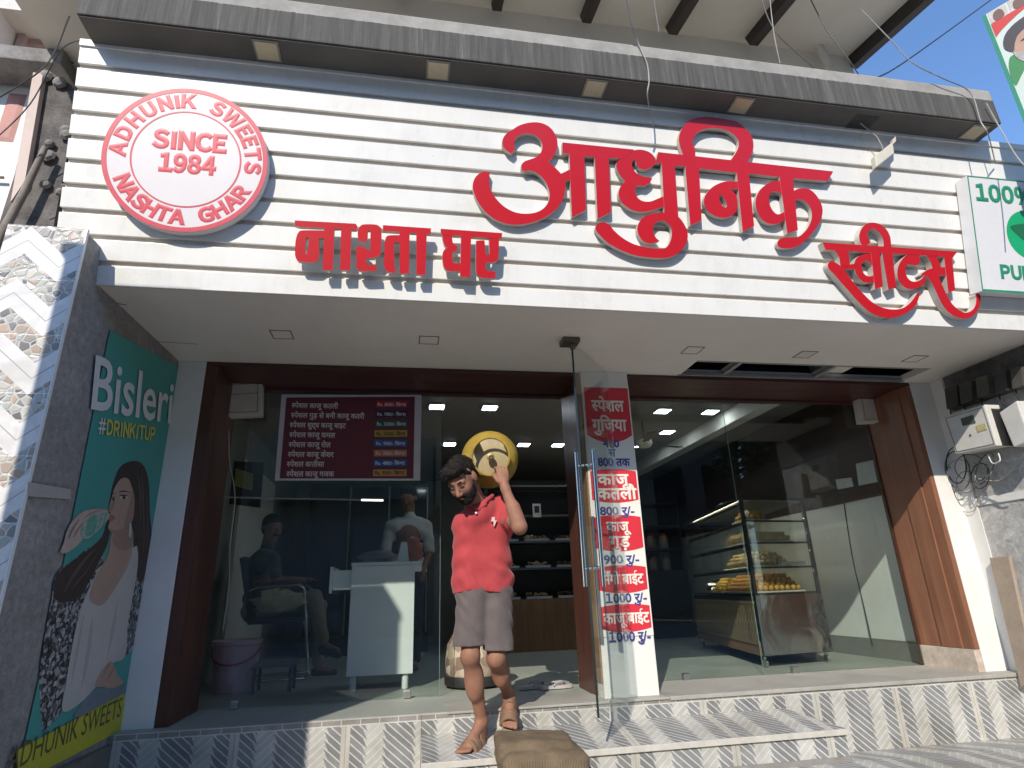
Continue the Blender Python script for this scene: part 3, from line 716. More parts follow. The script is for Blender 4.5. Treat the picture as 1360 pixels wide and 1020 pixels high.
# --- second word, lower right
W2 = thing('shop_name_sign', 'smaller red cut-out Hindi word with long swooping tails at lower right of the signboard', 'sign', sgn(3.6, .28))
letter(W2, .075, .05, C(z6, (85,250,1)) + C(z7, (718,268,1),(665,338,1),(695,665,1),(625,700,1),(580,330,1),(525,315,1),(215,297,1),(40,290,1)) + C(z6, (714,350,1),(750,650,1),(680,680,1),(622,345,1),(600,345,1),(630,645,1),(560,675,1),(522,345,1),(318,326,1),(332,470,1),(247,470,1),(232,380),(190,322,1),(110,316,1)))
letter(W2, .0735, .05, C(z6, (133,445),(165,420),(205,435),(247,462,1),(375,444,1),(375,492,1),(280,492,1),(310,540),(370,620),(440,700),(520,780),(600,830),(700,855)) + C(z7, (138,861),(210,815),(260,760),(302,697,1),(326,702,1),(310,770),(270,840),(200,900),(110,940),(0,965)) + C(z6, (690,935),(600,920),(510,880),(420,800),(330,700),(250,610),(190,540),(142,490)))
letter(W2, .0735, .05, C(z6, (550,350,1),(460,356),(400,386),(372,440),(380,510),(420,580),(480,615),(560,608,1),(560,542,1),(510,558),(465,540),(440,490),(442,440),(470,415),(510,430),(556,485,1)))
letter(W2, .0735, .05, C(z6, (712,352,1),(705,280),(695,200),(660,132),(600,86),(530,72),(470,90),(430,140),(415,200),(430,260),(472,282),(520,246,1),(495,210),(490,170),(512,136),(550,130),(600,165),(630,222),(636,290),(628,352,1)))
letter(W2, .0735, .05, C(z7, (325,290,1),(325,385,1),(290,410),(240,405),(200,402),(180,432),(178,480),(200,540),(240,575),(290,580),(340,556),(375,518,1),(396,545,1),(370,600),(320,640),(250,660),(190,650),(135,610),(100,550),(92,480),(110,402),(150,340),(200,290,1)))
letter(W2, .0735, .05, C(z7, (335,512),(400,462),(460,440,1),(620,425,1),(620,515,1),(525,515,1),(540,570),(580,660),(620,740),(670,820),(740,880),(810,905),(870,880),(905,830),(915,760),(905,722),(925,702),(955,720),(960,780),(940,860),(890,930),(820,965),(740,960),(660,925),(590,860),(530,760),(480,650),(430,560),(390,520)))
letter(W2, .0725, .05, C(z7, (395,300,1),(500,300,1),(552,440,1),(462,452,1),(440,380)))
# --- third word pair, lower left
W3 = thing('shop_name_sign', 'blocky red cut-out Hindi words beneath the left end of the big red word', 'sign', sgn(.1, .45))
letter(W3, .100, .03, C(z8, (105,115,1),(840,155,1),(862,195,1),(845,230,1),(785,228,1),(770,712,1),(650,715,1),(662,215,1),(580,215,1),(560,712,1),(440,712,1),(458,205,1),(165,195,1),(105,180,1)))
letter(W3, .0985, .03, C(z8, (470,235,1),(200,235),(150,260),(125,310),(110,400),(108,530),(130,590),(170,612),(320,620),(370,600),(395,550),(395,330,1),(470,325,1)), C(z8, (240,320,1),(272,322,1),(272,400),(252,520,1),(230,520,1),(232,400)))
letter(W3, .100, .03, C(z8, (865,232),(890,187),(940,163),(1080,166),(1130,195),(1148,240),(1140,480),(1120,535),(1070,560),(965,572,1),(965,625),(985,650),(1085,655,1),(1090,720,1),(920,725),(870,705),(845,660),(848,430,1),(900,425),(950,442),(985,480,1),(1015,480,1),(1015,238,1),(985,235,1),(975,370,1),(872,365,1),(862,300)))
letter(W3, .100, .03, C(z9, (65,105,1),(548,138,1),(545,195,1),(505,195,1),(490,605,1),(400,602,1),(400,185,1),(333,182,1),(325,592,1),(232,590,1),(232,172,1),(90,165,1),(65,160,1)))
letter(W3, .0985, .03, C(z9, (245,205,1),(130,208),(95,230),(82,290),(78,400),(75,500),(90,550),(130,578),(185,585,1),(190,540),(178,500),(178,276,1),(245,276,1)))
letter(W3, .100, .03, C(z9, (645,142,1),(1262,185,1),(1258,240,1),(950,225,1),(940,628,1),(840,622,1),(850,210,1),(668,203,1),(645,180,1)))
letter(W3, .0985, .03, C(z9, (760,190,1),(655,192,1),(668,260),(690,318),(718,332,1),(682,352),(662,402),(668,490),(690,545),(730,565),(850,572,1),(850,486,1),(790,488),(764,465),(760,375,1),(812,365,1),(806,310,1),(775,296),(762,260)))
letter(W3, .0985, .03, C(z9, (1130,200,1),(1232,205,1),(1222,430),(1200,465),(1170,478),(1095,480,1),(1092,530),(1112,564,1),(1195,575,1),(1190,638,1),(1070,635),(1020,610),(1000,550),(1000,290),(1015,262),(1085,258,1),(1095,380),(1110,408),(1130,400),(1135,370,1)))
# --- roundel
rc = onsign(247.5, 211, .085); ru = (rc - S0).dot(SU); rv = (rc - S0).dot(SV)
ra = ((onsign(358, 212, .085) - onsign(136, 210, .085)).length) / 2
Rn = thing('round_sign', 'round white sign with red rings and red founding year lettering at left of signboard', 'sign', sgn(ru, rv))
disc_m = plain('white_acrylic', (.70, .66, .65), .3, var=.03); redp = plain('red_print', (.56, .035, .065), .4, var=.12, scale=9)
q = MB(); q.lathe([(ra - .004, 0), (ra, .004), (ra, .05), (ra - .004, .054)], sgn(ru, rv, .030), SN, 72); obj('disc', q, disc_m, Rn, smooth=40)
def ring(r0, r1, d):
    q = MB(); n = 96
    for i in range(n):
        a, b = 2 * math.pi * i / n, 2 * math.pi * (i + 1) / n
        P = [sgn(ru + rr * math.cos(t), rv + rr * math.sin(t), d) for rr, t in ((r0, a), (r1, a), (r1, b), (r0, b))]
        q.prism(P, SN * .001)
    return q
obj('ring', ring(ra - .028, ra - .002, .0845), redp, Rn); obj('ring', ring(ra * .648, ra * .668, .0845), redp, Rn)
for ch, cx, cy, s in (('SINCE', 0, .060, .145), ('1984', 0, -.080, .145)):
    q = MB()
    put_text(q, ch, sgn(ru + cx + .01, rv + cy, .0850), SU, SV, size=s * .96, width=(.91 * ra if ch == 'SINCE' else .69 * ra), bold=.07, align='C', sans=True, zs=.06); obj('lettering', q, redp, Rn)
def arc_text(q, body, a0, a1, r, s, flip=False):
    ws = [text(c, 0, True)[2] for c in body]; tot = sum(ws); acc = 0
    for c, w_ in zip(body, ws):
        a = math.radians(a0 + (a1 - a0) * (acc + w_ / 2) / tot); acc += w_
        if c == ' ': continue
        rad = SU * math.cos(a) + SV * math.sin(a); tan = SU * math.sin(a) - SV * math.cos(a)
        if flip: up, right = -rad, -tan
        else: up, right = rad, tan
        rr = r + (s * .66 if flip else 0)
        put_text(q, c, sgn(ru, rv, .0850) + rad * rr, right, up, size=s, bold=.07, align='C', sans=True, zs=.06)
for wd, a0, a1, fl in (('ADHUNIK', 184, 84, False), ('SWEETS', 73, -10, False), ('NASHTA', 202, 273, True), ('GHAR', 285, 336, True)):
    q = MB(); arc_text(q, wd, a0, a1, ra * .725, .108, fl); obj('lettering', q, redp, Rn)
# --- vegetarian sign at the right edge
Vg = thing('vegetarian_sign', 'white box sign with green border, lettering and green leaf disc at right edge', 'sign', sgn(4.6, .7))
vq = [(onsign(*p_, .1255) - S0) for p_ in ((1283, 233), (1307, 385))]; vx0 = (vq[0].dot(SU) + vq[1].dot(SU)) / 2 - .004; vx1, vb, vt = 4.93, vq[1].dot(SV) - .01, vq[0].dot(SV)
q = MB(); q.prism([sgn(vx0, vb, .03), sgn(vx1, vb, .03), sgn(vx1, vt, .03), sgn(vx0, vt, .03)], SN * .095); obj('box', q, plain('white_sign_box', (.70, .68, .67), .35, var=.04), Vg, bevel=.004)
grn = plain('green_print', (.02, .25, .125), .4, var=.1); grn2 = plain('leaf_disc_green', (.008, .36, .135), .4, var=.06); grn3 = plain('dark_leaf_green', (.01, .13, .05), .5, var=.3, scale=60)
q = MB(); d = .1256
for a, b in (((vx0, vb), (vx1, vb + .016)), ((vx0, vt - .008), (vx1, vt)), ((vx0, vb + .0165), (vx0 + .009, vt - .0085)), ((vx1 - .009, vb + .0165), (vx1, vt - .0085))):
    q.prism([sgn(a[0], a[1], d), sgn(b[0], a[1], d), sgn(b[0], b[1], d), sgn(a[0], b[1], d)], SN * .001)
obj('border', q, grn, Vg)
q = MB(); put_text(q, '100%', onsign(1297, 265, .127), SU, SV, size=.165, bold=.05, sans=True); obj('lettering', q, grn, Vg); q = MB(); put_text(q, 'PURE VEG', onsign(1330, 369, .127), SU, SV, size=.13, bold=.05, sans=True); obj('lettering', q, grn, Vg)
lc = onsign(1366, 312, .127); lu, lv = (lc - S0).dot(SU), (lc - S0).dot(SV)
q = MB(); q.prism([sgn(lu + .185 * math.cos(t), lv + .185 * math.sin(t), .1258) for t in [2 * math.pi * i / 48 for i in range(48)]], SN * .001); obj('leaf_disc', q, grn2, Vg)
q = MB(); lf = [(-.15, .05), (-.08, .075), (.02, .08), (.11, .04), (.15, -.05), (.06, -.07), (-.03, -.055), (-.10, -.005)]
q.prism([sgn(lu + p[0], lv + p[1], .1272) for p in smooth_poly([(a, b) for a, b in lf], 4)], SN * .001); obj('leaf', q, grn3, Vg)
# --- price poster on the pillar
def mono(p): return plain(*p)
Pp = thing('price_poster', 'tall white and red Hindi price poster fixed to the centre pillar', 'poster', (1.56, 4.355, 1.3))
x0p, x1p = 1.385, 1.764; zt_, zb_ = 2.265, .385; yp = 4.3585
q = MB(); q.box((x0p, yp - .004, zb_), (x1p, yp, zt_)); obj('sheet', q, plain('poster_paper', (.70, .69, .62), .45, var=.05, scale=5), Pp)
redpost = plain('poster_red', (.60, .03, .045), .4, var=.07); bluep = plain('poster_blue', (.045, .045, .22), .5, var=.1); cream = plain('poster_cream', (.74, .70, .62), .5)
def zz(y, x=800): return atY(x, y, yp).z
bands = [(515, 578, 588), (624, 664, 668), (685, 728, 733), (752, 784, 789), (804, 836, 841)]
for i, (a, b, c) in enumerate(bands):
    q = MB(); n = 12; top = []; bot = []
    for k in range(n + 1):
        t = k / n; s = 4 * t * (1 - t); X = x0p + .002 + (x1p - x0p - .012) * t
        top.append((X, yp - .0042, zz(a) + (0 if i == 0 else s * .016 - .012))); bot.append((X, yp - .0042, zz(b) - s * (zz(b) - zz(c))))
    q.prism(top + bot[::-1], (0, -.001, 0)); obj('red_band', q, redpost, Pp)
tU, tV = (1, 0, 0), (0, 0, 1); xc = (x0p + x1p) / 2
pm_ = [cream, 'band_lettering']
def pt(body, y, wd, sz, dx=0.0): q = MB(); put_text(q, body, (xc + dx, yp - .0058, zz(y)), tU, tV, size=sz, width=wd, bold=.028, align='C'); obj(pm_[1], q, pm_[0], Pp)
pt('स~पेशल', 546, .27, .135); pt('गुिजया', 572, .285, .14); pt('काजू', 644, .27, .125); pt('कतली', 663, .32, .125, .01)
pt('काजू', 706, .19, .105); pt('गुड़', 727, .16, .12); pt('मँगो बाईट', 776, .31, .10); pt('काजू बाईट', 829, .34, .105)
pm_ = [bluep, 'price_lettering']
pt('400', 594, .13, .085); pt('से', 606, .06, .085); pt('800 तक', 619, .26, .09, .01)
pt('800 रु/-', 684, .27, .085); pt('900 रु/-', 749, .27, .085); pt('1000 रु/-', 801, .31, .085, .01); pt('1000 रु/-', 853, .31, .085, .01)
q = MB(); q.lathe([(.02, 0), (.026, .004), (.014, .012), (.004, .02)], (xc + .005, yp - .004, zz(591)), (0, -1, 0), 14); obj('nail', q, brownwood, Pp, smooth=50)
# --- menu board behind the left glass
Mb = thing('menu_board', 'maroon Hindi price list with silver frame and coloured price tags on the left glass', 'menu board', (-.45, 4.907, 1.6))
ym = 4.907
def pm(x, y, d=0): return atY(x, y, ym - d)
q = MB(); q.prism([pm(374, 524), pm(560, 524.5), pm(558, 638), pm(365, 638)], (0, .012, 0)); obj('frame', q, plain('silver_frame', (.62, .61, .62), .4, var=.1), Mb)
q = MB(); q.prism([pm(380.5, 528, .0005), pm(551, 527, .0005), pm(549, 635.5, .0005), pm(371.5, 635.5, .0005)], (0, -.002, 0)); obj('panel', q, plain('maroon_panel', (.15, .030, .045), .45, var=.08), Mb)
rows = [('स~पेशल काजू कतली', 'Rs. 800/- िकग्रा', (.42, .04, .04), 0), ('स~पेशल गुड़ से बनी काजू कतरी', 'Rs. 980/- िकग्रा', (.03, .025, .10), 1), ('स~पेशल शुद्ध काजू बाइट', 'Rs. 1000/- िकग्रा', (.01, .13, .08), 1), ('स~पेशल काजू कमल', 'Rs. 1000/- िकग्रा', (.50, .36, .06), 2),
        ('स~पेशल काजू रोल', 'Rs. 900/- िकग्रा', (.015, .12, .42), 1), ('स~पेशल काजू केशर', 'Rs. 950/- िकग्रा', (.50, .22, .12), 1), ('स~पेशल बत~तीसा', 'Rs. 480/- िकग्रा', (.015, .12, .42), 1), ('स~पेशल काजू गजक', 'Rs. 950/- िकग्रा', (.55, .33, .10), 2)]
wid = [62, 98, 75, 61, 56, 61, 50, 63.5]; lx = [387, 386, 384.5, 384, 383, 382, 380.5, 380]
mwp = plain('menu_white_print', (.74, .68, .66), .5); mpp = [plain('price_pale_print', (.75, .70, .70), .5), plain('price_dark_print', (.05, .03, .03), .5)]
for i, (a, b, c, k) in enumerate(rows):
    y = 541.5 + i * 13.05; P = pm(lx[i], y, .0035); sc = (pm(lx[i] + wid[i], y) - pm(lx[i], y)).length
    txt = MB(); put_text(txt, a, P, (1, 0, 0), (0, 0, 1), size=.062, width=sc, bold=.02); obj('lettering', txt, mwp, Mb)
    t = MB(); ya, yb = y - 9.4, y - .6; xl = 499 - i * .5
    t.prism([pm(xl, ya, .003), pm(541.5 - i * .2, ya, .003), pm(541.3 - i * .2, yb, .003), pm(xl, yb, .003)], (0, -.001, 0)); obj('price_tag', t, plain('tag_colour', c, .5, var=.05), Mb)
    tq = MB(); put_text(tq, b.replace('ग्र', 'ग~र'), pm(xl + 2.5, y - 2.6, .0055), (1, 0, 0), (0, 0, 1), size=.040, width=.235, bold=.02); obj('price_lettering', tq, mpp[1 if k == 2 else 0], Mb)
# ================================================================ LEFT BANNER
bn_n = (math.cos(.0419), -math.sin(.0419), 0)
def onb(x, y, d=0.0): return on(x, y, (-1.6995 + d, 3.085, 0), (1, -.0419, 0))
BP = [(146, 438), (238, 487), (165, 967), (165, 969), (22, 1042), (22, 1000)]
Bn = thing('drink_banner', 'turquoise water advertisement banner of a woman drinking from a bottle on the pier side', 'banner', onb(110, 900, .004))
bo = Vector((1, -.0419, 0)).normalized()
def flat(mb, pts, d, n=0, t=.0006):
    """a printed patch lying on the banner; d is its layer height"""
    P = smooth_poly(pts, n) if n else [Vector((p[0], p[1])) for p in pts]
    mb.prism([onb(p[0], p[1], d) for p in P], bo * t); return mb
def bpart(name, pts, d, mat, n=4):
    return obj(name, flat(MB(), pts, d, n), mat, Bn)
obj('sheet', flat(MB(), [(146, 438), (238, 488), (165, 968), (20, 1044), (74, 800)], .002), plain('turquoise_print', (.06, .30, .265), .55, var=.1, scale=1.5), Bn)
hairp = plain('print_dark_hair', (.045, .030, .025), .6, var=.3, scale=30); skinp = plain('print_skin', (.40, .27, .21), .6, var=.1, scale=6)
topp = plain('print_white_top', (.46, .44, .42), .6, var=.08, scale=6); seq = M('print_sequin_jacket', .5); seq.col(seq.ramp(seq.voro(60., out='Color'), (.25, (.02, .02, .022)), (.5, (.09, .09, .095)), (.85, (.42, .42, .42)))); seq = seq.m
def za(*pts): return [(p[0] / 2.683, 640 + p[1] / 2.683) + tuple(p[2:]) for p in pts]
skin2 = plain('print_skin_tone', (.31, .20, .15), .6, var=.08, scale=8); pale = plain('print_pale_skin', (.47, .36, .31), .6, var=.15, scale=30)
strand = plain('print_hair_light', (.105, .070, .052), .6, var=.3, scale=40); topf = plain('print_top_fold', (.37, .355, .34), .6); eyew = plain('print_eye_white', (.5, .47, .45), .6)
bpart('jacket', za((200,330),(260,280),(345,235),(400,420),(300,640),(250,760),(225,815),(150,895,1),(140,700),(165,520),(185,410)), .0030, seq)
bpart('jacket', za((488,238),(520,290),(518,420),(495,540),(470,600),(415,625),(430,470),(455,330)), .0030, seq)
bpart('hair', za((430,-55),(475,-75),(510,-60),(530,0),(534,110),(540,200),(525,300),(500,360),(478,290),(470,160),(400,170),(380,230),(335,320),(290,400),(230,430),(200,420),(190,380),(205,330),(260,280),(335,225),(372,175),(392,60),(405,0)), .0038, hairp)
bpart('top', za((470,236),(490,240),(487,330),(456,500),(446,620),(395,650),(350,720),(280,792),(222,815),(238,700),(255,600),(275,500),(302,415),(342,330),(360,300)), .0046, topp)
bpart('neck', za((398,185),(440,180),(470,165),(472,235),(455,300),(410,380),(370,434),(340,438),(318,410),(345,330),(385,260)), .0054, skinp)
bpart('neck_tone', za((405,188),(466,170),(470,225),(440,245),(408,225)), .0060, skin2)
bpart('face', za((430,-10),(455,-12),(470,20),(479,60),(476,120),(465,150),(438,176),(405,183),(386,166),(391,138),(386,119),(394,111),(387,100),(396,64),(408,22)), .0062, skinp)
bpart('cheek_tone', za((470,30),(479,60),(476,120),(465,150),(440,174),(450,120),(462,70)), .0068, skin2)
bpart('nose_tone', za((404,66),(410,70),(402,98),(394,108),(388,101)), .0068, skin2)
bpart('jaw_tone', za((390,166),(410,172),(438,168),(436,177),(405,184)), .0068, skin2)
bpart('ear_ring', za((462,150),(468,152),(466,195),(460,190)), .0074, eyew)
for k, pts in enumerate((((505,-40),(512,60),(515,180),(508,280),(512,180),(506,60)), ((490,-50),(502,40),(500,140),(496,30)), ((360,230),(310,310),(250,385),(305,325)), ((340,235),(270,310),(225,400),(280,315)), ((520,40),(524,160),(518,260),(528,160)))): bpart('hair_strand', za(*pts), .0044, strand)
bpart('top_fold', za((330,480),(322,600),(290,740),(308,600)), .0052, topf); bpart('top_fold', za((420,420),(405,540),(380,640),(398,520)), .0052, topf); bpart('top_fold', za((300,470),(280,600),(255,720),(272,590)), .0052, topf)
bpart('raised_hand', za((386,104),(350,96),(300,104),(268,128),(240,170),(228,215),(215,250),(238,252),(278,224),(300,196),(335,170),(365,140)), .0062, pale)
bpart('lower_hand', za((398,640),(375,655),(352,690),(338,728),(362,730),(402,735),(440,715),(420,690)), .0062, skinp)
bpart('jeans', za((290,790),(350,735),(405,738),(445,720),(442,760),(395,790),(300,830),(262,840)), .0056, plain('print_denim', (.16, .20, .24), .6, var=.2, scale=20))
bpart('bottle', za((385,108),(360,112),(325,126),(296,150),(286,188),(306,204),(336,186),(362,160),(388,130)), .0076, plain('print_bottle', (.27, .36, .31), .5, var=.45, scale=40))
bpart('bottle_label', za((345,118),(318,130),(306,190),(338,178)), .0084, plain('print_bottle_label', (.12, .32, .24), .5, var=.3, scale=30))
for pts in (((372,98),(330,108),(295,132),(330,112)), ((300,140),(276,170),(262,200),(282,168)), ((284,130),(256,168),(244,205),(264,166))): bpart('finger_line', za(*pts), .0090, skin2)
for pts in (((398,640),(378,662),(362,700),(384,664)), ((412,660),(392,680),(378,712),(398,684))): bpart('finger_line', za(*pts), .0068, skin2)
for pts in (((428,56),(440,50),(456,54),(442,62)), ((398,62),(404,57),(412,61),(404,67))): bpart('eye', za(*pts), .0074, eyew)
for pts in (((436,52),(446,51),(447,60),(438,61)), ((400,59),(408,58),(408,66),(401,66)), ((424,50),(440,45),(460,52),(442,50)), ((396,57),(404,53),(414,57),(404,56))): bpart('iris', za(*pts), .0080, hairp)
for pts in (((422,38),(440,30),(464,38),(442,35)), ((396,46),(404,40),(414,44),(404,43))): bpart('eyebrow', za(*pts), .0074, hairp)
bpart('lips', za((388,120),(402,117),(410,128),(400,140),(389,138)), .0074, plain('print_lips', (.33, .13, .11), .6))
ylw = plain('lime_print', (.44, .42, .03), .55, var=.08, scale=3)
obj('yellow_strip', flat(MB(), [(165, 921), (165, 967.5), (21, 1043), (24, 996)], .0078), ylw, Bn)
pw = plain('banner_white_print', (.62, .62, .62), .55, var=.04); py = plain('banner_yellow_print', (.55, .52, .10), .55); pk = plain('banner_dark_print', (.10, .09, .03), .6)
def bt(body, a, b, size_px, mat, bold, nm, split=None):
    A = onb(*a, .0094); Bq = onb(*b, .0094); U = (Bq - A); w_ = U.length; q = MB()
    put_text(q, body, A, U, Vector((0, 0, 1)), size=size_px, width=w_, bold=bold, sans=(nm in ('tag_line', 'hash_sign'))); obj(nm, q, mat, Bn)
bt('Bisleri', (121, 542), (227, 562), .42, pw, .012, 'brand_lettering')
bt('#', (130, 576), (140, 577), .115, pw, .02, 'hash_sign'); bt('DRINKITUP', (141, 577), (205, 585), .115, py, .03, 'tag_line')
bt('ADHUNIK SWEETS', (8, 1028), (160, 951), .15, pk, 0, 'shop_lettering')

# ================================================================ NEIGHBOURING BUILDING, FAR LEFT
Nb = thing('neighbour_building', 'cream neighbouring building with recessed window and ledge behind the left end of the signboard', 'building', (-3.6, 4.6, -.46))
q = MB(); q.box((-9, 4.6, -.46), (-1.95, 9, 5.05)); q.box((-9, 4.6, 5.75), (-1.95, 9, 9)); q.box((-9, 4.6, 5.051), (-3.66, 9, 5.749)); q.box((-2.6, 4.9, 5.051), (-1.95, 9, 5.749)); obj('wall', q, cream_wall, Nb)
q = MB(); q.box((-3.66, 5.0, 5.051), (-2.601, 5.06, 5.749)); o = obj('window', q, pink_wall, Nb)
e = MB(); e.box((-3.64, 4.85, 5.06), (-3.58, 4.999, 5.74)); e.box((-3.579, 4.9, 5.68), (-2.61, 4.999, 5.74)); e.box((-3.3, 4.95, 5.06), (-3.25, 4.999, 5.60)); obj('window_frame', e, plain('pink_window_frame', (.42, .30, .27), .6, var=.2), o)
q = MB(); q.box((-9, 4.30, 4.90), (-2.86, 4.599, 5.04)); obj('ledge', q, conc_m, Nb, bevel=.01)
q = MB(); q.box((-9, 4.595, 3.0), (-3.16, 4.599, 4.88)); obj('painted_panel', q, white_wall, Nb)
q = MB(); put_text(q, 'I', atY(-6, 182, 4.5945), (1, 0, 0), (0, 0, 1), size=.62, bold=.06); obj('red_lettering', q, plain('faded_red_paint', (.48, .24, .21), .7), Nb)
q = MB(); q.tube([(-3.9, 4.55, 3.92), (-3.2, 4.55, 3.94)], .012, 6); obj('pipe', q, conc_m, Nb)
# broken concrete fin between the two buildings
Fn = thing('concrete_fin', 'broken weathered concrete fin wall standing between the cream building and the signboard', 'wall', (-2.4, 3.7, 0))
q = MB(); q.prism([atY(48, 96, 4.0), atY(58, 90, 4.0), atY(95, 113, 4.0), atY(104, 128, 4.0), Vector((atY(102, 340, 4.0).x, 4.0, -.46)), Vector((atY(-15, 340, 4.0).x, 4.0, -.46)), atY(-15, 340, 4.0), atY(20, 230, 4.0)], (.0, .35, 0)); obj('fin_body', q, dirtyconc, Fn)
q = MB(); q.prism([atY(44, 96, 3.95), atY(57, 98, 3.95), atY(33, 240, 3.95), atY(14, 268, 3.95)], (0, .048, 0)); obj('fin_edge', q, pink_wall, Fn)
rnd = random.Random(3); q = MB()
for i in range(9):
    x, y = 72 + rnd.uniform(-12, 18), 180 + rnd.uniform(-80, 90); s = rnd.uniform(.02, .06); c = atY(x, y, 3.985)
    q.lathe([(s * .5, -.01), (s, .01), (s * .7, .03), (s * .2, .04)], c, (rnd.uniform(-.3, .3), -1, rnd.uniform(-.3, .3)), 7); obj('broken_render', q, conc_m, Fn); q = MB()

Pk = thing('wooden_pole', 'slanting grey wooden pole leaning beside the broken concrete fin', 'pole', atY(0, 320, 3.9))
q = MB(); a, b = atY(-8, 330, 3.9), atY(60, 196, 3.9); q.tube([Vector((a.x - .55, 3.6, -.46)), a, a * .5 + b * .5 + Vector((.01, 0, .01)), b], [.04, .03, .026, .02], 10); obj('pole', q, plain('grey_weathered_wood', (.22, .19, .165), .85, var=.3, scale=14, bump=.3), Pk, smooth=40)
wire_m = plain('black_cable', (.02, .02, .02), .6); grey_wire = plain('grey_cable', (.32, .30, .28), .6, var=.2); dark_wire = plain('dark_grey_cable', (.10, .095, .09), .6)
def cable(label, pts, r, mat, cat='cable', group=None, sag=0.0, nm='cable'):
    P = [Vector(p) for p in pts]; Q = []
    for i in range(len(P) - 1):
        n = 8
        for k in range(n):
            t = k / n
            p0 = P[max(i - 1, 0)]; p1 = P[i]; p2 = P[i + 1]; p3 = P[min(i + 2, len(P) - 1)]
            Q.append(.5 * ((2 * p1) + (p2 - p0) * t + (2 * p0 - 5 * p1 + 4 * p2 - p3) * t * t + (3 * p1 - p0 - 3 * p2 + p3) * t**3) - Vector((0, 0, sag * 4 * t * (1 - t))))
    Q.append(P[-1]); q = MB(); q.tube(Q, r, 6); o = obj(nm, q, mat, smooth=60); tag(o, label, cat, group); return o
cable('upper of the two dark service cables slanting past the cream building window', [atY(-10, 135, 3.6), atY(60, 88, 3.5), atY(92, 22, 2.9)], .005, dark_wire)
cable('lower of the two dark service cables slanting past the concrete fin', [atY(-10, 188, 3.6), atY(40, 138, 3.5), atY(80, 68, 3.3), atY(110, 52, 3.1)], .0045, dark_wire)
cable('thin grey bent cable lying over the pink window panel', [atY(30, 78, 4.5), atY(62, 73, 4.4), atY(98, 84, 4.4)], .006, dark_wire)
# strings and wires over the canopy
cable('pale knotted string hanging over the canopy above the middle of the big red letters', [atY(831, -6, 2.6), atY(838, 30, 2.7), atY(848, 58, 2.78), atY(859, 84, 2.78), atY(862, 108, 2.76), atY(860, 128, 2.79), atY(868, 168, 2.95)], .005, grey_wire, 'string')
cable('thin pale string hanging from the eave to the fourth rafter', [atY(868, -5, 2.7), atY(875, 42, 2.8)], .004, grey_wire, 'string')
cable('dark cable hanging from the eave between the last two rafters', [atY(1010, -5, 2.8), atY(1030, 42, 2.8), atY(1082, 91, 2.82)], .0045, dark_wire)
cable('straight pale string hanging beside the fourth rafter', [atY(1022, -5, 2.8), atY(1028, 45, 2.8), atY(1036, 84, 2.84)], .0035, grey_wire, 'string')
cable('dark cable running from the eave past the white drainpipe', [atY(1074, -6, 2.8), atY(1098, 40, 2.8), atY(1125, 76, 2.8), atY(1141, 100, 2.84)], .0045, dark_wire)
cable('pale dead string of lights crossing the blue sky to the canopy end', [atY(1143, 12, 2.75), atY(1182, 52, 2.75), atY(1213, 84, 2.75), atY(1252, 104, 2.75), atY(1288, 122, 2.76), atY(1302, 160, 2.77), atY(1312, 178, 2.77), atY(1322, 217, 3.0)], .0045, grey_wire, 'string')
cable('pale string hanging over the canopy end beside the portrait hoarding', [atY(1310, 137, 2.77), atY(1328, 170, 2.77), atY(1348, 204, 2.7), atY(1364, 224, 2.6)], .0045, grey_wire, 'string')
cable('thin black overhead wire crossing the blue sky', [atY(1163, 104, 4.6), atY(1205, 80, 4.8), atY(1320, -3, 5.4)], .010, wire_m)
kn = MB()
for x, y in ((859, 108), (1300, 163), (1208, 84)):
    c = atY(x, y, 2.765)
    for k in range(4):
        d_ = Vector((rnd.uniform(-1, 1), rnd.uniform(-.5, .2), rnd.uniform(-1, 1))).normalized() * .028; kn.tube([c - d_ * .3, c + d_], .0035, 5)
kno = obj('string_knot', kn, grey_wire); bpy.data.objects.remove(kno)
# lamp driver hanging from the empty hole
Dr = thing('lamp_driver', 'small beige plastic driver box dangling on a wire from the hole in the canopy', 'driver box', atY(1178, 205, 2.9))
o0 = atY(1164, 222, 2.93); ux = (atY(1188, 203, 2.93) - o0); vz = (atY(1162, 207, 2.93) - o0)
q = MB(); q.prism([o0, o0 + ux, o0 + ux + vz, o0 + vz], (.01, .05, .012)); obj('box', q, offwhite, Dr, bevel=.006)
q = MB(); c = o0 + ux + vz * .8; q.prism([c, c + ux * .18 + vz * .05, c + ux * .2 + vz * .5, c + vz * .4], (.005, .03, .006)); obj('terminal_block', q, offwhite, Dr, bevel=.003)
q = MB(); q.tube([(3.14, 2.93, 3.79), atY(1165, 182, 2.93), atY(1172, 195, 2.92), o0 + ux * .4 + vz], .0045, 6); obj('wire', q, grey_wire, Dr, smooth=60)

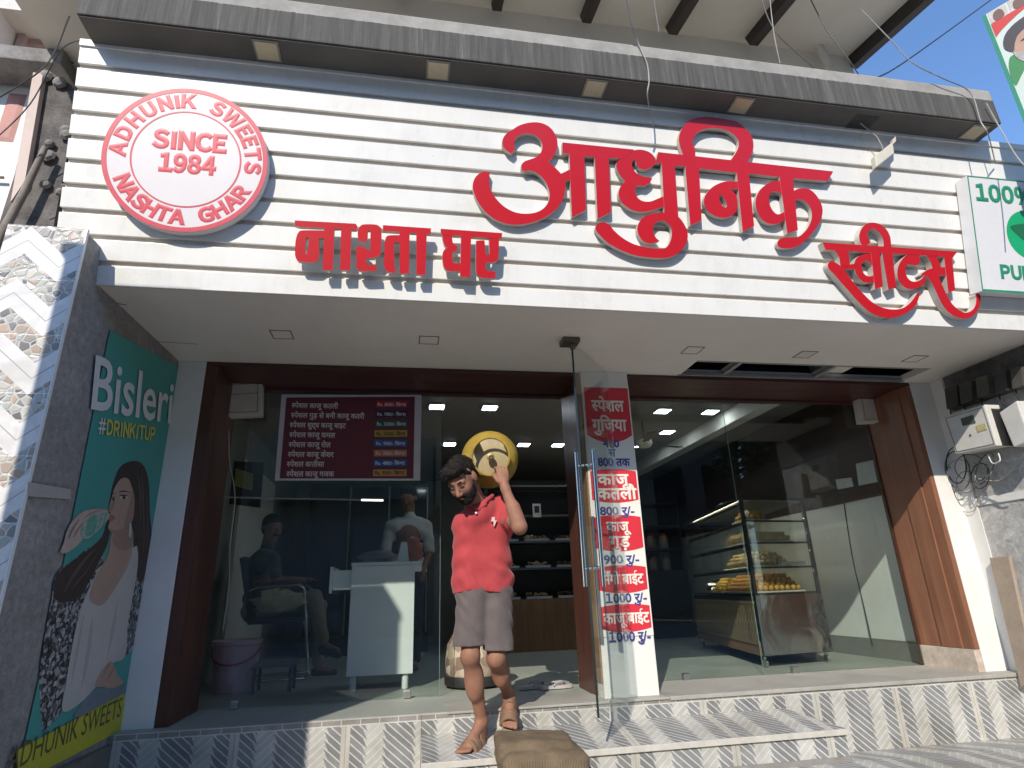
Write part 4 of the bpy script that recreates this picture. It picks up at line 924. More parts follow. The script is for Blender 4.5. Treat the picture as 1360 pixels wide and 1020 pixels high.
# ================================================================ PORTRAIT HOARDING, TOP RIGHT
hd = Vector((.5, -.866, 0)); hn = Vector((-.866, -.5, 0)); H0 = Vector((4.245, 2.70, 4.734))
def hp(u, v, d=0.0): return H0 + hd * u + Vector((0, 0, v)) + hn * d
Hb = thing('portrait_hoarding', 'projecting hoarding with a bearded man portrait, red band and green edge above the canopy end', 'hoarding', hp(.5, -1.3))
q = MB(); q.prism([hp(0, -1.42), hp(1.5, -1.42), hp(1.5, 0), hp(0, 0)], -hn * .05); obj('board', q, plain('pale_green_print', (.55, .62, .56), .5, var=.05), Hb)
def hpart(name, pts, d, c, n=4, **k):
    P = smooth_poly([(p[0], p[1]) + tuple(p[2:]) for p in pts], n) if n else [Vector(p) for p in pts]
    if name in ('face', 'hair', 'beard', 'eye'): P = [((p[0] - .12) * .75 + .05, -.20 + (p[1] + .22) * .72) for p in P]
    q = MB(); q.prism([hp(p[0], p[1], d) for p in P], hn * .001); obj(name, q, plain('print_' + name, c, .5, **k), Hb)
hpart('green_border', [(0, -1.42), (.025, -1.42), (.025, 0), (0, 0)], .001, (.02, .22, .14), 0)
hpart('red_band', [(.03, -.24, 1), (.10, -.19), (.28, -.13), (.55, -.19), (.9, -.26), (1.4, -.4, 1), (1.4, -.06, 1), (.03, -.11, 1)], .001, (.55, .05, .04))
for i in range(4): hpart('small_portrait', [(.035 + i * .12, -.105), (.14 + i * .12, -.11), (.14 + i * .12, -.008), (.035 + i * .12, -.005)], .001, (.52, .47, .42), 0, var=.3, scale=14); hpart('portrait_head', [(.06 + i * .12, -.1), (.115 + i * .12, -.1), (.115 + i * .12, -.04), (.09 + i * .12, -.018), (.06 + i * .12, -.04)], .0025, (.17, .10, .075))
hpart('shirt', [(.03, -1.2, 1), (.05, -.90), (.12, -.70), (.24, -.60), (.44, -.60), (.8, -.8), (1.1, -1.2, 1)], .001, (.60, .59, .57))
hpart('green_leaf', [(.03, -.56), (.06, -.46), (.11, -.48), (.12, -.58), (.07, -.66), (.03, -.70)], .001, (.05, .22, .07))
hpart('face', [(.16, -.42), (.22, -.31), (.38, -.27), (.52, -.33), (.56, -.5), (.52, -.68), (.40, -.76), (.28, -.74), (.18, -.62)], .0025, (.44, .27, .19))
hpart('hair', [(.12, -.45), (.15, -.32), (.25, -.24), (.42, -.22), (.55, -.28), (.59, -.42), (.50, -.36), (.36, -.34), (.25, -.38), (.2, -.46), (.17, -.54)], .004, (.06, .05, .05))
hpart('beard', [(.17, -.56), (.24, -.60), (.33, -.585), (.44, -.60), (.55, -.55), (.52, -.70), (.40, -.79), (.27, -.77), (.19, -.67)], .004, (.36, .34, .32), var=.3, scale=30)
hpart('eye', [(.24, -.47), (.28, -.455), (.32, -.47), (.28, -.48)], .004, (.05, .03, .03)); hpart('eye', [(.40, -.47), (.44, -.455), (.48, -.47), (.44, -.48)], .004, (.05, .03, .03))
hpart('blue_strip', [(.0, -1.42), (1.5, -1.42), (1.5, -1.26), (.0, -1.26)], .0055, (.05, .07, .42), 0)
q = MB(); q.tube([hp(.04, -.1, -.08), hp(.04, -1.42, -.08), (4.3, 2.85, 3.3)], .018, 8); q.tube([hp(.9, -1.4, -.08), (4.6, 3.0, 3.4)], .018, 8); obj('support_pole', q, dark_wire, Hb)

# ================================================================ RIGHT FLANK: METER BOXES, CABLES, BOARD
def mbox(name, label, quad, X, deep, mat):
    c = atX(*quad[3], X); t = thing(name, label, 'meter box', c); q = MB(); q.prism([atX(*p, X) for p in quad], (deep, 0, 0)); obj('box', q, mat, t, bevel=.008); return t
grey_box = plain('pale_grey_meter_enclosure', (.60, .58, .54), .5, var=.12, scale=8)
t = mbox('meter_box', 'tilted pale grey electric meter box hanging nearest the white pier on the right flank wall', [(1253, 553), (1307, 537), (1324, 592), (1269, 603)], 4.47, .15, grey_box)
q = MB(); a = [atX(*p, 4.468) for p in [(1256, 556), (1305, 541), (1320.5, 589.5), (1271, 600)]]
for i in range(4): q.tube([a[i], a[(i + 1) % 4]], .0022, 5)
obj('door_seam', q, dark_wire, t)
q = MB()
for x, y in ((1282, 563), (1289, 578)): q.lathe([(.01, 0), (.009, .004), (.003, .006)], atX(x, y, 4.469), (-1, 0, 0), 10)
obj('screw', q, dark_wire, t)
q = MB(); q.prism([atX(*p, 4.468) for p in [(1276, 556), (1292, 551), (1296, 561), (1279, 566)]], (-.003, 0, 0)); obj('meter_window', q, plain('meter_window', (.10, .11, .10), .15), t)
q = MB(); q.prism([atX(*p, 4.468) for p in [(1296, 566), (1308, 562), (1311, 570), (1299, 574)]], (-.002, 0, 0)); obj('label_plate', q, plain('stained_label', (.50, .42, .20), .6, var=.3, scale=60), t)
t = mbox('meter_box', 'second pale meter box with open dark front at the right edge of the flank wall', [(1327, 548), (1350, 532), (1368, 585), (1346, 594)], 4.47, .15, grey_box)
q = MB(); q.prism([atX(*p, 4.52) for p in [(1308, 540), (1327, 546), (1341, 592), (1325, 592)]], (.1, 0, 0)); obj('dark_opening', q, black_m, t)
rnd2 = random.Random(11)
for i, (x, y) in enumerate(((1262, 528), (1281, 522), (1303, 514), (1327, 508), (1349, 502))):
    lb = ['first', 'second', 'third', 'fourth', 'last'][i]
    t = thing('breaker_box', f'{lb} grimy dark breaker box from the white pier in the row under the soffit', 'breaker box', atX(x, y + 14, 4.6), 'breaker boxes on the flank wall')
    q = MB(); s = 8; q.prism([atX(x - s, y - 14 + s * .3, 4.575), atX(x + s, y - 14 - s * .3, 4.575), atX(x + s + 2, y + 12 - s * .2, 4.575), atX(x - s + 3, y + 14 + s * .2, 4.575)], (.09, 0, 0)); obj('box', q, plain('sooty_box_%d' % i, (.06 + .02 * (i % 3), .055 + .02 * (i % 3), .05 + .015 * (i % 3)), .7, var=.4, scale=12), t, bevel=.006)
    q = MB(); q.tube([atX(x, y + 13, 4.62), atX(x + 1, y + 22, 4.6), atX(x + 6, y + 30, 4.58)], .006, 6); obj('lead', q, wire_m, t)
def loop(label, cx, cy, rx, ry, mat, r, tilt=0., a0=-.7, a1=5.2):
    pts = []
    for k in range(13):
        a = a0 + (a1 - a0) * k / 12; x, y = rx * math.cos(a), ry * math.sin(a)
        pts.append(atX(cx + x * math.cos(tilt) - y * math.sin(tilt), cy + x * math.sin(tilt) + y * math.cos(tilt), 4.60 + .02 * math.sin(k * 2.1)))
    cable(label, pts, r, mat, 'cable', 'cable loops under the meter boxes', nm='cable_loop')
lblc = 'thin cable loop hanging in the tangle under the tilted meter box'
for i, (cx, cy, rx, ry, mt, r, tl) in enumerate(((1272, 625, 16, 26, dark_wire, .005, -.2), (1276, 632, 19, 22, grey_wire, .004, -.3), (1270, 618, 13, 24, wire_m, .005, -.1), (1290, 622, 22, 18, dark_wire, .004, .3), (1302, 632, 12, 17, wire_m, .004, .1), (1284, 640, 14, 14, dark_wire, .003, 0), (1308, 622, 10, 22, dark_wire, .005, .4))): loop(lblc, cx, cy, rx, ry, mt, r, tl)
cable('single thin brown wire loop hanging lowest below the meter box cables', [atX(1272, 640, 4.6), atX(1266, 668, 4.63), atX(1275, 678, 4.65), atX(1292, 679, 4.655), atX(1298, 664, 4.64), atX(1290, 640, 4.6)], .0025, plain('brown_wire', (.22, .14, .10), .6))
cable('grey cable sweeping from the cable tangle up to the right edge', [atX(1300, 636, 4.6), atX(1328, 638, 4.58), atX(1350, 616, 4.5), atX(1366, 596, 4.45)], .006, grey_wire)
cable('thin dark cable running down the corner of the white pier to the meter box', [atX(1234, 545, 4.66), atX(1246, 572, 4.655), atX(1250, 605, 4.655), atX(1262, 622, 4.62)], .004, dark_wire)
cable('pale short cable tail poking from under the tilted meter box', [atX(1312, 603, 4.52), atX(1318, 615, 4.5), atX(1328, 612, 4.5), atX(1326, 602, 4.52)], .005, plain('white_cable', (.6, .58, .54), .5))
Bd = thing('wooden_board', 'plain grey brown wooden board leaning against the right flank wall', 'board', atX(1350, 900, 4.6))
q = MB(); q.prism([atX(1314, 741, 4.62), atX(1339, 739, 4.62), atX(1375, 905, 4.55), atX(1356, 912, 4.55)], (.03, .0, .0)); obj('plank', q, plain('worn_board_wood', (.33, .26, .20), .8, var=.2, scale=7, bump=.2), Bd)

# switch boxes on the frame
for i, (qd, lb) in enumerate((([(297, 508), (348, 504), (347, 551), (293, 553)], 'yellowed square electrical junction box with a lid frame at top left of the glass front'), ([(1139, 521), (1178, 523), (1183, 560), (1146, 561)], 'yellowed square plastic junction box at top right of the glass front'))):
    t = thing('junction_box', lb, 'junction box', atY(*qd[3], 4.80)); q = MB(); q.prism([atY(*p, 4.80) for p in qd], (0, .09, 0)); obj('box', q, offwhite, t, bevel=.008)
    c = atY(sum(p[0] for p in qd) / 4, sum(p[1] for p in qd) / 4, 4.80); q = MB()
    cs = [c + (atY(*p, 4.80) - c) * .8 - Vector((0, .002, 0)) for p in qd]
    for k in range(4): q.tube([cs[k], cs[(k + 1) % 4]], .003, 5)
    if i == 0: q.tube([cs[0] * .65 + cs[3] * .35, cs[1] * .65 + cs[2] * .35], .003, 5)
    obj('lid_seam', q, plain('seam_shadow_grey', (.25, .22, .17), .6), t)
cable('thin white wire hanging from the left junction box down to the floor', [atY(303, 553, 4.84), atY(304, 590, 4.86), atY(305, 614, 4.86), atY(312, 660, 4.86), atY(306, 720, 4.87), atY(304, 780, 4.87), atY(296, 838, 4.87)], .004, plain('dusty_white_wire', (.42, .40, .35), .6))
# ================================================================ INSIDE THE SHOP
lamp_e = mk_emit('lit_ceiling_panel', (.80, .90, 1.0), 15.0)
def mklamp(x, y, label):
    t = thing('ceiling_light', label, 'ceiling light', (x, y, 2.598), 'square ceiling lights in the shop')
    q = MB(); q.box((x - .085, y - .085, 2.585), (x + .085, y + .085, 2.5985)); obj('frame', q, plain('light_frame', (.6, .6, .6), .4), t)
    q = MB(); q.box((x - .072, y - .072, 2.581), (x + .072, y + .072, 2.5848)); obj('diffuser', q, lamp_e, t); return t
lx_ = mklamp(.31, 6.1, 'square lit ceiling panel, left one in the row nearest the glass above the carrying man')
for x, y, lb in ((.875, 6.1, 'square lit ceiling panel above the yellow cylinder, in the row nearest the glass'), (2.85, 6.1, 'square lit ceiling panel beside the ceiling fan right of the price poster'), (3.43, 6.1, 'square lit ceiling panel right of the ceiling fan, nearest the right glass seam'),
                 (.565, 7.75, 'small lit ceiling panel behind the head of the carrying man'), (1.565, 7.75, 'small lit ceiling panel right of the yellow cylinder'), (2.04, 7.75, 'small lit ceiling panel half hidden by the door handle'), (3.23, 7.75, 'small lit ceiling panel lowest beside the price poster edge'), (3.3, 7.0, 'small lit ceiling panel below the ceiling fan')):
    dup(lx_, (x, y, 2.598), lb)
Fa = thing('ceiling_fan', 'dark ceiling fan with pale lamp bowl hanging behind the right glass', 'fan', (2.8, 6.6, 2.6))
q = MB(); q.tube([(2.8, 6.6, 2.599), (2.8, 6.6, 2.36)], .012, 8); obj('rod', q, black_m, Fa)
q = MB(); q.lathe([(.02, .06), (.09, .04), (.10, 0), (.07, -.04), (.02, -.05)], (2.8, 6.6, 2.33), seg=24); obj('motor', q, offwhite, Fa, smooth=60)
for k in range(3):
    a = k * 2.094 + .3; d_ = Vector((math.cos(a), math.sin(a), 0)); s_ = Vector((-d_.y, d_.x, .15)) * .06; c = Vector((2.8, 6.6, 2.33))
    q = MB(); q.prism([c + d_ * .11 - s_ * .7, c + d_ * .56 - s_, c + d_ * .56 + s_, c + d_ * .11 + s_ * .7], (0, 0, .006)); obj('blade', q, plain('brown_fan_blade', (.10, .08, .06), .5), Fa)
# counter table
Tb = thing('counter_table', 'white laminate billing counter with an open drawer standing behind the left glass', 'counter', (-.17, 5.6, 0))
Y0, Y1 = 5.38, 5.90; X0, X1 = -.42, .10
q = MB(); q.box((X0, Y0, .115), (X1, Y1, .955)); obj('body', q, white_lam, Tb, bevel=.004)
q = MB(); q.box((X0 - .005, Y0 - .02, .956), (X1 + .06, Y1 + .02, .982)); obj('top', q, plain('pale_counter_top', (.66, .70, .69), .25), Tb, bevel=.004)
q = MB(); q.box((X1 + .0005, Y0 - .002, .90), (X1 + .058, Y0 + .016, .955)); obj('top_lip', q, white_lam, Tb)
for x in (X0 + .05, X1 - .06):
    for y in (Y0 + .05, Y1 - .06): q = MB(); q.lathe([(.022, 0), (.028, .01), (.026, .1145)], (x, y, .001), seg=14); obj('leg', q, white_lam, Tb, smooth=40)
q = MB(); q.box((X0 - .15, Y0 + .03, .77), (X0 - .0005, Y1 - .05, .925)); dr = obj('drawer', q, white_lam, Tb)
e = MB(); e.box((X0 - .175, Y0 + .005, .745), (X0 - .151, Y1 - .03, .955)); obj('drawer_front', e, white_lam, dr, bevel=.003)
e = MB(); e.box((X0 - .15, Y0 + .026, .745), (X0 - .001, Y0 + .034, .769)); obj('slide', e, black_m, dr)
q = MB()
Tc = thing('tent_card', 'small white folded notice card standing on the white counter', 'card', (-.0, 5.46, .9825))
q = MB(); q.prism([(-.05, 5.42, .983), (.05, 5.42, .983), (.03, 5.46, 1.15), (-.02, 5.46, 1.15)], (0, .006, 0)); q.prism([(-.05, 5.51, .983), (.05, 5.51, .983), (.03, 5.468, 1.15), (-.02, 5.468, 1.15)], (0, .006, 0)); obj('card', q, plain('white_card', (.66, .70, .70), .5), Tc)
plast = M('crinkled_clear_plastic', .15); plast.col((.35, .37, .37)); plast.b.inputs['Alpha'].default_value = .45; plast.bump(plast.noise(14., 4., .6, dist=2.), 1., .03); plast = plast.m
def crumple(name, c, r, seed, mat, label, cat, flatz=.5, n=14, m_=9):
    rr = random.Random(seed); q = MB(); V = []
    for i in range(m_ + 1):
        th = math.pi * i / m_
        for k in range(n):
            f = 1 + rr.uniform(-.22, .22); a = 2 * math.pi * k / n
            V.append((c[0] + r[0] * f * math.sin(th) * math.cos(a), c[1] + r[1] * f * math.sin(th) * math.sin(a), max(c[2] - r[2] * .98, c[2] + r[2] * f * math.cos(th))))
    F = [(i * n + k, i * n + (k + 1) % n, (i + 1) * n + (k + 1) % n, (i + 1) * n + k) for i in range(m_) for k in range(n)]
    q.add(V, F); o = obj(name, q, mat, smooth=25); tag(o, label, cat); return o
crumple('plastic_packet', (-.21, 5.62, 1.035), (.17, .14, .053), 5, plast, 'crumpled clear plastic packet lying on the white counter', 'packet')
crumple('orange_bag', (.09, 5.80, 1.10), (.09, .07, .115), 6, plain('orange_plastic', (.40, .09, .03), .4, var=.25, scale=12), 'dull orange carrier bag on the far end of the white counter', 'bag')
# bucket
pinkp = plain('pink_bucket_plastic', (.58, .34, .43), .4, var=.12, scale=5)
Bk = thing('bucket', 'pink plastic bucket with a red handle on the floor behind the left glass', 'bucket', (-1.37, 5.85, .001))
q = MB(); q.lathe([(.145, 0), (.15, .01), (.185, .36), (.20, .365), (.203, .395), (.19, .40), (.178, .36), (.143, .02)], (-1.37, 5.85, .002), seg=36, cap=False); q.lathe([(.0, .018), (.143, .02)], (-1.37, 5.85, .002), seg=36, cap=False); obj('pail', q, pinkp, Bk, smooth=40)
q = MB(); q.tube([Vector((-1.37 + .19 * math.cos(a), 5.85 - .205 * math.sin(a) * .96 - .0, .335 - .115 * math.sin(a))) for a in [math.pi * k / 14 for k in range(15)]], .007, 8); obj('handle', q, plain('red_bucket_handle', (.30, .03, .05), .4), Bk, smooth=60)
# visitor chair
Ch = thing('visitor_chair', 'chrome framed visitor chair with black armrest occupied by the seated man', 'chair', (-1.1, 6.5, .001))
for k, yy in enumerate((6.30, 6.82)):
    q = MB(); k_ = 6.3 / yy if False else 1
    q.tube([(-1.42, yy, .80), (-1.34, yy, .83), (-.98, yy, .845), (-.92, yy, .80), (-.83, yy, .06), (-.86, yy, .025), (-1.36, yy, .022)], .014, 10); fr = obj('side_frame', q, chrome_m, Ch, smooth=60)
    q = MB(); q.box((-1.38, yy - .028, .846), (-.98, yy + .028, .87)); obj('armrest', q, black_m, fr, bevel=.008)
q = MB(); q.box((-1.42, 6.33, .50), (-.92, 6.79, .555)); obj('seat', q, plain('dark_seat_fabric', (.04, .045, .045), .8), Ch, bevel=.015)
q = MB(); q.prism([(-1.42, 6.33, .56), (-1.36, 6.33, .56), (-1.50, 6.33, 1.12), (-1.55, 6.33, 1.10)], (0, .46, 0)); obj('backrest', q, plain('black_mesh_back', (.02, .022, .022), .7), Ch, bevel=.01)
q = MB(); q.tube([(-1.36, 6.30, .023), (-1.36, 6.82, .023)], .013, 8); q.tube([(-.9, 6.31, .5), (-.9, 6.81, .5)], .012, 8); obj('cross_bar', q, chrome_m, Ch, smooth=60)
# stool / bag in front of the chair
crumple('paper_bag', (-1.13, 6.17, .70), (.22, .10, .10), 9, plain('crumpled_yellow_paper', (.42, .37, .22), .8, var=.25, scale=10), 'crumpled yellowish paper bag hanging on the near side of the visitor chair', 'bag')
St = thing('low_stool', 'low dark stool on the floor beside the pink bucket', 'stool', (-1.0, 5.75, .001))
q = MB(); q.box((-1.2, 5.62, .19), (-.86, 5.9, .215)); obj('seat', q, plain('stool_top', (.13, .13, .115), .6), St, bevel=.006)
for x in (-1.18, -.90):
    for y in (5.64, 5.86): q = MB(); q.box((x, y, .001), (x + .025, y + .025, .189)); obj('leg', q, black_m, St)
# dark cupboards along the back left
gcase = thing('glass_cupboard', 'dark tall glass fronted cupboard at the back left behind the counter', 'cupboard', (-.6, 8.9, 0))
q = MB(); q.box((-1.3, 8.8, 0), (.35, 9.3, 2.25)); obj('carcass', q, dark_m, gcase)
for i in range(3):
    q = MB(); q.box((-1.27 + i * .54, 8.785, .25), (-.76 + i * .54, 8.797, 2.2)); d_ = obj('door', q, plain('smoked_glass_door', (.015, .022, .03), .08), gcase)
    e = MB(); e.box((-.765 + i * .54, 8.77, .25), (-.745 + i * .54, 8.784, 2.2)); obj('door_frame', e, plain('aluminium_profile', (.25, .26, .26), .4, .5), d_)
Nt = thing('yellow_notice', 'yellowish notice sheet on the dark switch panel behind the left glass', 'notice', atY(325, 650, 6.2))
q = MB(); q.prism([atY(313, 622, 6.6), atY(336, 629, 6.6), atY(335, 652, 6.6), atY(311, 645, 6.6)], (0, .006, 0)); obj('sheet', q, plain('notice_yellow', (.34, .33, .10), .6, var=.2, scale=30), Nt)
q = MB(); q.prism([atY(302, 612, 6.62), atY(350, 614, 6.62), atY(345, 674, 6.62), atY(296, 668, 6.62)], (0, .03, 0)); obj('panel', q, dark_m, Nt)
Tl = thing('tube_lamp', 'thin horizontal tube lamp with one bright end behind the left glass', 'lamp', atY(300, 660, 5.2))
q = MB(); q.tube([atY(284, 660, 5.2), atY(480, 664, 5.2)], .006, 8); obj('tube', q, plain('pale_tube', (.45, .45, .40), .3), Tl)
q = MB(); q.tube([atY(480, 664, 5.2), atY(509, 664.5, 5.2)], .008, 8); obj('lit_end', q, mk_emit('lit_tube_end', (1., .98, .85), 1.5), Tl)
# display showcase
FL, FR, BLk, BRk = Vector((3.17, 5.33, 0)), Vector((3.93, 5.44, 0)), Vector((3.66, 7.6, 0)), Vector((4.42, 7.7, 0))
def foot(a, b): return (FL * (1 - a) + FR * a) * (1 - b) + (BLk * (1 - a) + BRk * a) * b      # a across, b into the shop
def hexa(mb, a0, b0, z0, a1, b1, z1, sl=0.0):
    lo = [foot(a0, b0), foot(a1, b0), foot(a1, b1), foot(a0, b1)]; up = Vector((0, 0, 1))
    mb.prism([p + up * z0 for p in lo], (0, 0, z1 - z0)); return mb
Sc = thing('display_showcase', 'refrigerated glass sweet showcase with wavy steel end and patterned gold front panel', 'showcase', FL)
q = MB(); hexa(q, .012, .008, .09, .99, .99, .60); obj('base', q, dark_m, Sc)
q = MB(); hexa(q, 0, -.003, .10, 1, .0075, .605); obj('steel_end', q, wavy_steel, Sc, bevel=.002)
gp = M('gold_rhombus_lattice_panel', .4, .2); gx = gp.xyz(); u = (gx[1] * 1.03) / .085; v = gx[2] / .10
e1 = ((u + v).frac() - .5).abs().gt(.455); e2 = ((u - v).frac() - .5).abs().gt(.455); e3 = (u.frac() - .5).abs().gt(.47) * (v.frac()).gt(.5)
gp.col(gp.mix(e1.max(e2).max(e3), gp.ramp(gp.noise(12., 4.), (.3, (.20, .145, .08)), (.7, (.28, .205, .12))), (.62, .52, .33))); gp = gp.m
q = MB(); hexa(q, -.012, .03, .215, .0, .97, .53); obj('front_panel', q, gp, Sc)
q = MB(); hexa(q, -.018, .02, .185, .0, .98, .213); hexa(q, -.018, .02, .532, .0, .98, .556); obj('panel_trim', q, plain('gold_trim', (.50, .36, .20), .35, .5), Sc)
q = MB(); hexa(q, -.008, .02, .095, .004, .98, .184); obj('kick_panel', q, brownwood, Sc)
for b in (.03, .95):
    for a in (.04, .94): q = MB(); c = foot(a, b); q.tube([c + Vector((-.012, 0, .035)), c + Vector((.012, 0, .035))], .033, 14); q.tube([c + Vector((0, 0, .06)), c + Vector((0, 0, .09))], .012, 8); obj('castor', q, steel_m, Sc, smooth=40)
for a in (0., .955):
    q = MB(); hexa(q, a, 0, .606, a + .045, .02, 1.47); obj('corner_post', q, black_m, Sc)
q = MB(); hexa(q, 0, 0, 1.471, 1, 1, 1.50); tp_ = obj('top', q, dark_m, Sc)
q = MB(); hexa(q, .046, .004, .61, .954, .012, 1.47); obj('end_glass', q, showglass, Sc)
q = MB(); hexa(q, .004, .021, .61, .014, .99, 1.47); obj('front_glass', q, showglass, Sc)
shz = (.625, .86, 1.085, 1.29)
for i, z in enumerate(shz):
    q = MB(); hexa(q, .03, .025, z - .014, .96, .98, z - .002); obj('shelf', q, showglass if i else dark_m, Sc)
    q = MB(); hexa(q, .955, .01, z - .03, .999, .022, z + .012); hexa(q, .05, .012, z - .02, .95, .02, z - .004); obj('shelf_edge', q, black_m, Sc)
led = mk_emit('lit_shelf_strip', (1.0, .86, .62), 11.0)
for i, z in enumerate((.846, 1.071, 1.276, 1.455)):
    q = MB(); hexa(q, .052, .06, z - .007, .066, .86, z - .001 if i < 3 else z); obj('light_strip', q, led, Sc)
    q = MB(); hexa(q, .030, .03, z - .030, .050, .97, z - .0005); obj('shelf_valance', q, black_m, Sc)
# sweets: each tray is a thing, its sweets a heap of separate balls or blocks
def balls(name, label, z, a0, a1, b0, b1, r, cols, rows, layers, mat, cut=False):
    t = thing(name, label, 'tray of sweets', foot((a0 + a1) / 2, (b0 + b1) / 2) + Vector((0, 0, z)), 'trays of sweets in the showcase')
    q = MB(); hexa(q, a0 - .03, b0 - .008, z, a1 + .03, b1 + .008, z + .014); obj('tray', q, plain('tray_card', (.55, .50, .42), .4), t)
    q = MB(); rr = random.Random(hash(label) % 97 if False else int(z * 100))
    for L_ in range(layers):
        cc, ro = max(1, cols - L_), max(1, rows - L_)
        for i in range(cc):
            for j in range(ro):
                a = a0 + (a1 - a0) * (i + .5 + L_ * .5) / cols; b = b0 + (b1 - b0) * (j + .5 + L_ * .5) / rows
                c = foot(a, b) + Vector((rr.uniform(-.003, .003), rr.uniform(-.003, .003), z + .014 + r + L_ * r * 1.35))
                if cut: q.box(c - Vector((r * 1.1, r * 1.1, r * .7)), c + Vector((r * 1.1, r * 1.1, r * .7)))
                else: q.lathe([(r * .05, -r), (r * .7, -r * .7), (r, 0), (r * .7, r * .7), (r * .05, r)], c, seg=10)
    o = obj('sweets', q, mat, t, smooth=50); o['kind'] = 'stuff'; return t
gold = plain('golden_sweet', (.50, .25, .045), .5, var=.2, scale=30); yel = plain('yellow_sweet', (.58, .38, .05), .5, var=.2, scale=30); milk = plain('milky_sweet', (.62, .48, .27), .5, var=.15, scale=30); dough = plain('pale_dough_sweet', (.60, .47, .28), .5, var=.2, scale=25)
balls('sweet_tray', 'tray of large golden round sweets heaped on the lowest showcase shelf', .625, .05, .80, .05, .42, .027, 9, 12, 4, gold)
balls('sweet_tray', 'tray of small bright yellow sweets beyond the golden ones on the lowest showcase shelf', .625, .05, .70, .47, .66, .024, 8, 8, 4, yel)
balls('sweet_tray', 'tray of cream coloured round sweets piled on the second showcase shelf', .86, .06, .66, .05, .38, .028, 7, 10, 3, milk)
balls('sweet_tray', 'tray of flat pale square sweets on the third showcase shelf', 1.085, .08, .74, .05, .36, .03, 7, 9, 2, dough, True)
balls('sweet_tray', 'small tray of orange sweets on the top showcase shelf', 1.29, .10, .45, .06, .20, .03, 4, 5, 2, gold)
q = crumple('foil_sheet', foot(.3, .75) + Vector((0, 0, .70)), (.16, .12, .07), 21, mk_metal('silver_foil', (.7, .7, .72), .25, .8), 'crumpled silver foil at the far end of the lowest showcase shelf', 'foil')
q = MB(); hexa(q, .55, .05, .872, .92, .10, .90); tag(obj('sweet_tongs', q, white_lam), 'pale flat plastic server lying on the second showcase shelf', 'server')
crumple('white_cloth', foot(.35, .30) + Vector((0, 0, 1.535)), (.20, .30, .03), 31, plain('white_rag', (.60, .60, .57), .8), 'crumpled white cloth lying on top of the showcase', 'cloth')
# long wall shelf with open sweets on the centre back
Rk = thing('back_rack', 'tall dark shelf rack with trays of goods at the back behind the carrying man', 'rack', (1.7, 8.2, 0))
q = MB(); q.box((1.05, 8.0, .0), (2.45, 8.4, .62)); obj('base_cabinet', q, brownwood, Rk)
for x in (1.05, 2.41): q = MB(); q.box((x, 8.0, .621), (x + .04, 8.4, 2.1)); obj('upright', q, black_m, Rk)
for z in (.98, 1.32, 1.66, 2.06): q = MB(); q.box((1.091, 8.0, z), (2.409, 8.38, z + .025)); obj('shelf', q, plain('dark_steel_shelf', (.12, .12, .115), .35, .4), Rk)
q = MB(); q.box((1.06, 8.41, .62), (2.44, 8.43, 2.1)); obj('back_panel', q, dark_m, Rk)
gl_names = ['lowest', 'second lowest', 'upper']
for i, z in enumerate((.621, 1.006, 1.346)):
    for k in range(3):
        rr = random.Random(i * 7 + k); x = 1.16 + k * .42
        t = thing('goods_tray', f'shallow tray of golden snacks on the {gl_names[i]} shelf of the back rack', 'tray', (x + .15, 8.15, z), 'snack trays on the back rack')
        q = MB(); q.box((x, 8.03, z + .001), (x + .34, 8.33, z + .03)); obj('tray', q, steel_m, t)
        q = MB()
        for n_ in range(22): s = rr.uniform(.02, .035); c = (x + rr.uniform(.04, .30), 8.05 + rr.uniform(.02, .24), z + .04 + rr.uniform(0, .03)); q.lathe([(s * .2, -s * .6), (s, 0), (s * .2, s * .6)], c, seg=8)
        o = obj('snacks', q, [gold, milk, brownwood][k], t, smooth=60); o['kind'] = 'stuff'
Pw = thing('wall_calendar', 'small white printed notice hanging on the back rack right of the carrying man', 'notice', atY(712, 688, 7.98))
q = MB(); q.prism([atY(707, 669, 7.98), atY(718, 669, 7.98), atY(719, 687, 7.98), atY(708, 687, 7.98)], (0, .008, 0)); obj('sheet', q, plain('notice_white', (.55, .55, .52), .6), Pw)
q = MB(); q.prism([atY(709.5, 672, 7.978), atY(716, 672, 7.978), atY(716.5, 681, 7.978), atY(710, 681, 7.978)], (0, -.002, 0)); obj('picture', q, dark_m, Pw)
# dark side cabinet run behind the poster / left of showcase
Dc = thing('side_cabinet', 'long dark shelving cabinet against the back right behind the showcase', 'cabinet', (3.3, 9.3, 0))
q = MB(); q.box((2.55, 9.0, 0), (4.3, 9.6, .95)); obj('cabinet_body', q, dark_m, Dc)
for z in (1.25, 1.6, 1.95): q = MB(); q.box((2.55, 9.05, z), (4.3, 9.55, z + .03)); obj('shelf', q, dark_m, Dc)
for x in (2.55, 3.4, 4.26): q = MB(); q.box((x, 9.06, .951), (x + .04, 9.5, 2.3)); obj('upright', q, black_m, Dc)
jarm = plain('jar_contents', (.24, .19, .13), .4, var=.3, scale=16)
J = thing('snack_jar', 'clear snack jar standing on the dark side cabinet at the back right', 'jar', (2.75, 9.25, .951), 'snack jars on the side cabinet')
q = MB(); q.lathe([(.06, 0), (.075, .02), (.075, .17), (.05, .2)], (2.75, 9.25, .952), seg=16); obj('jar_body', q, jarm, J, smooth=50)
q = MB(); q.lathe([(.056, .2), (.056, .235), (.05, .24)], (2.75, 9.25, .952), seg=16); obj('lid', q, plain('jar_lid', (.35, .08, .05), .4), J, smooth=50)
for k in range(1, 7): dup(J, (2.75 + k * .22, 9.25, .951))
for k in range(7): dup(J, (2.75 + k * .22, 9.25, 1.281))
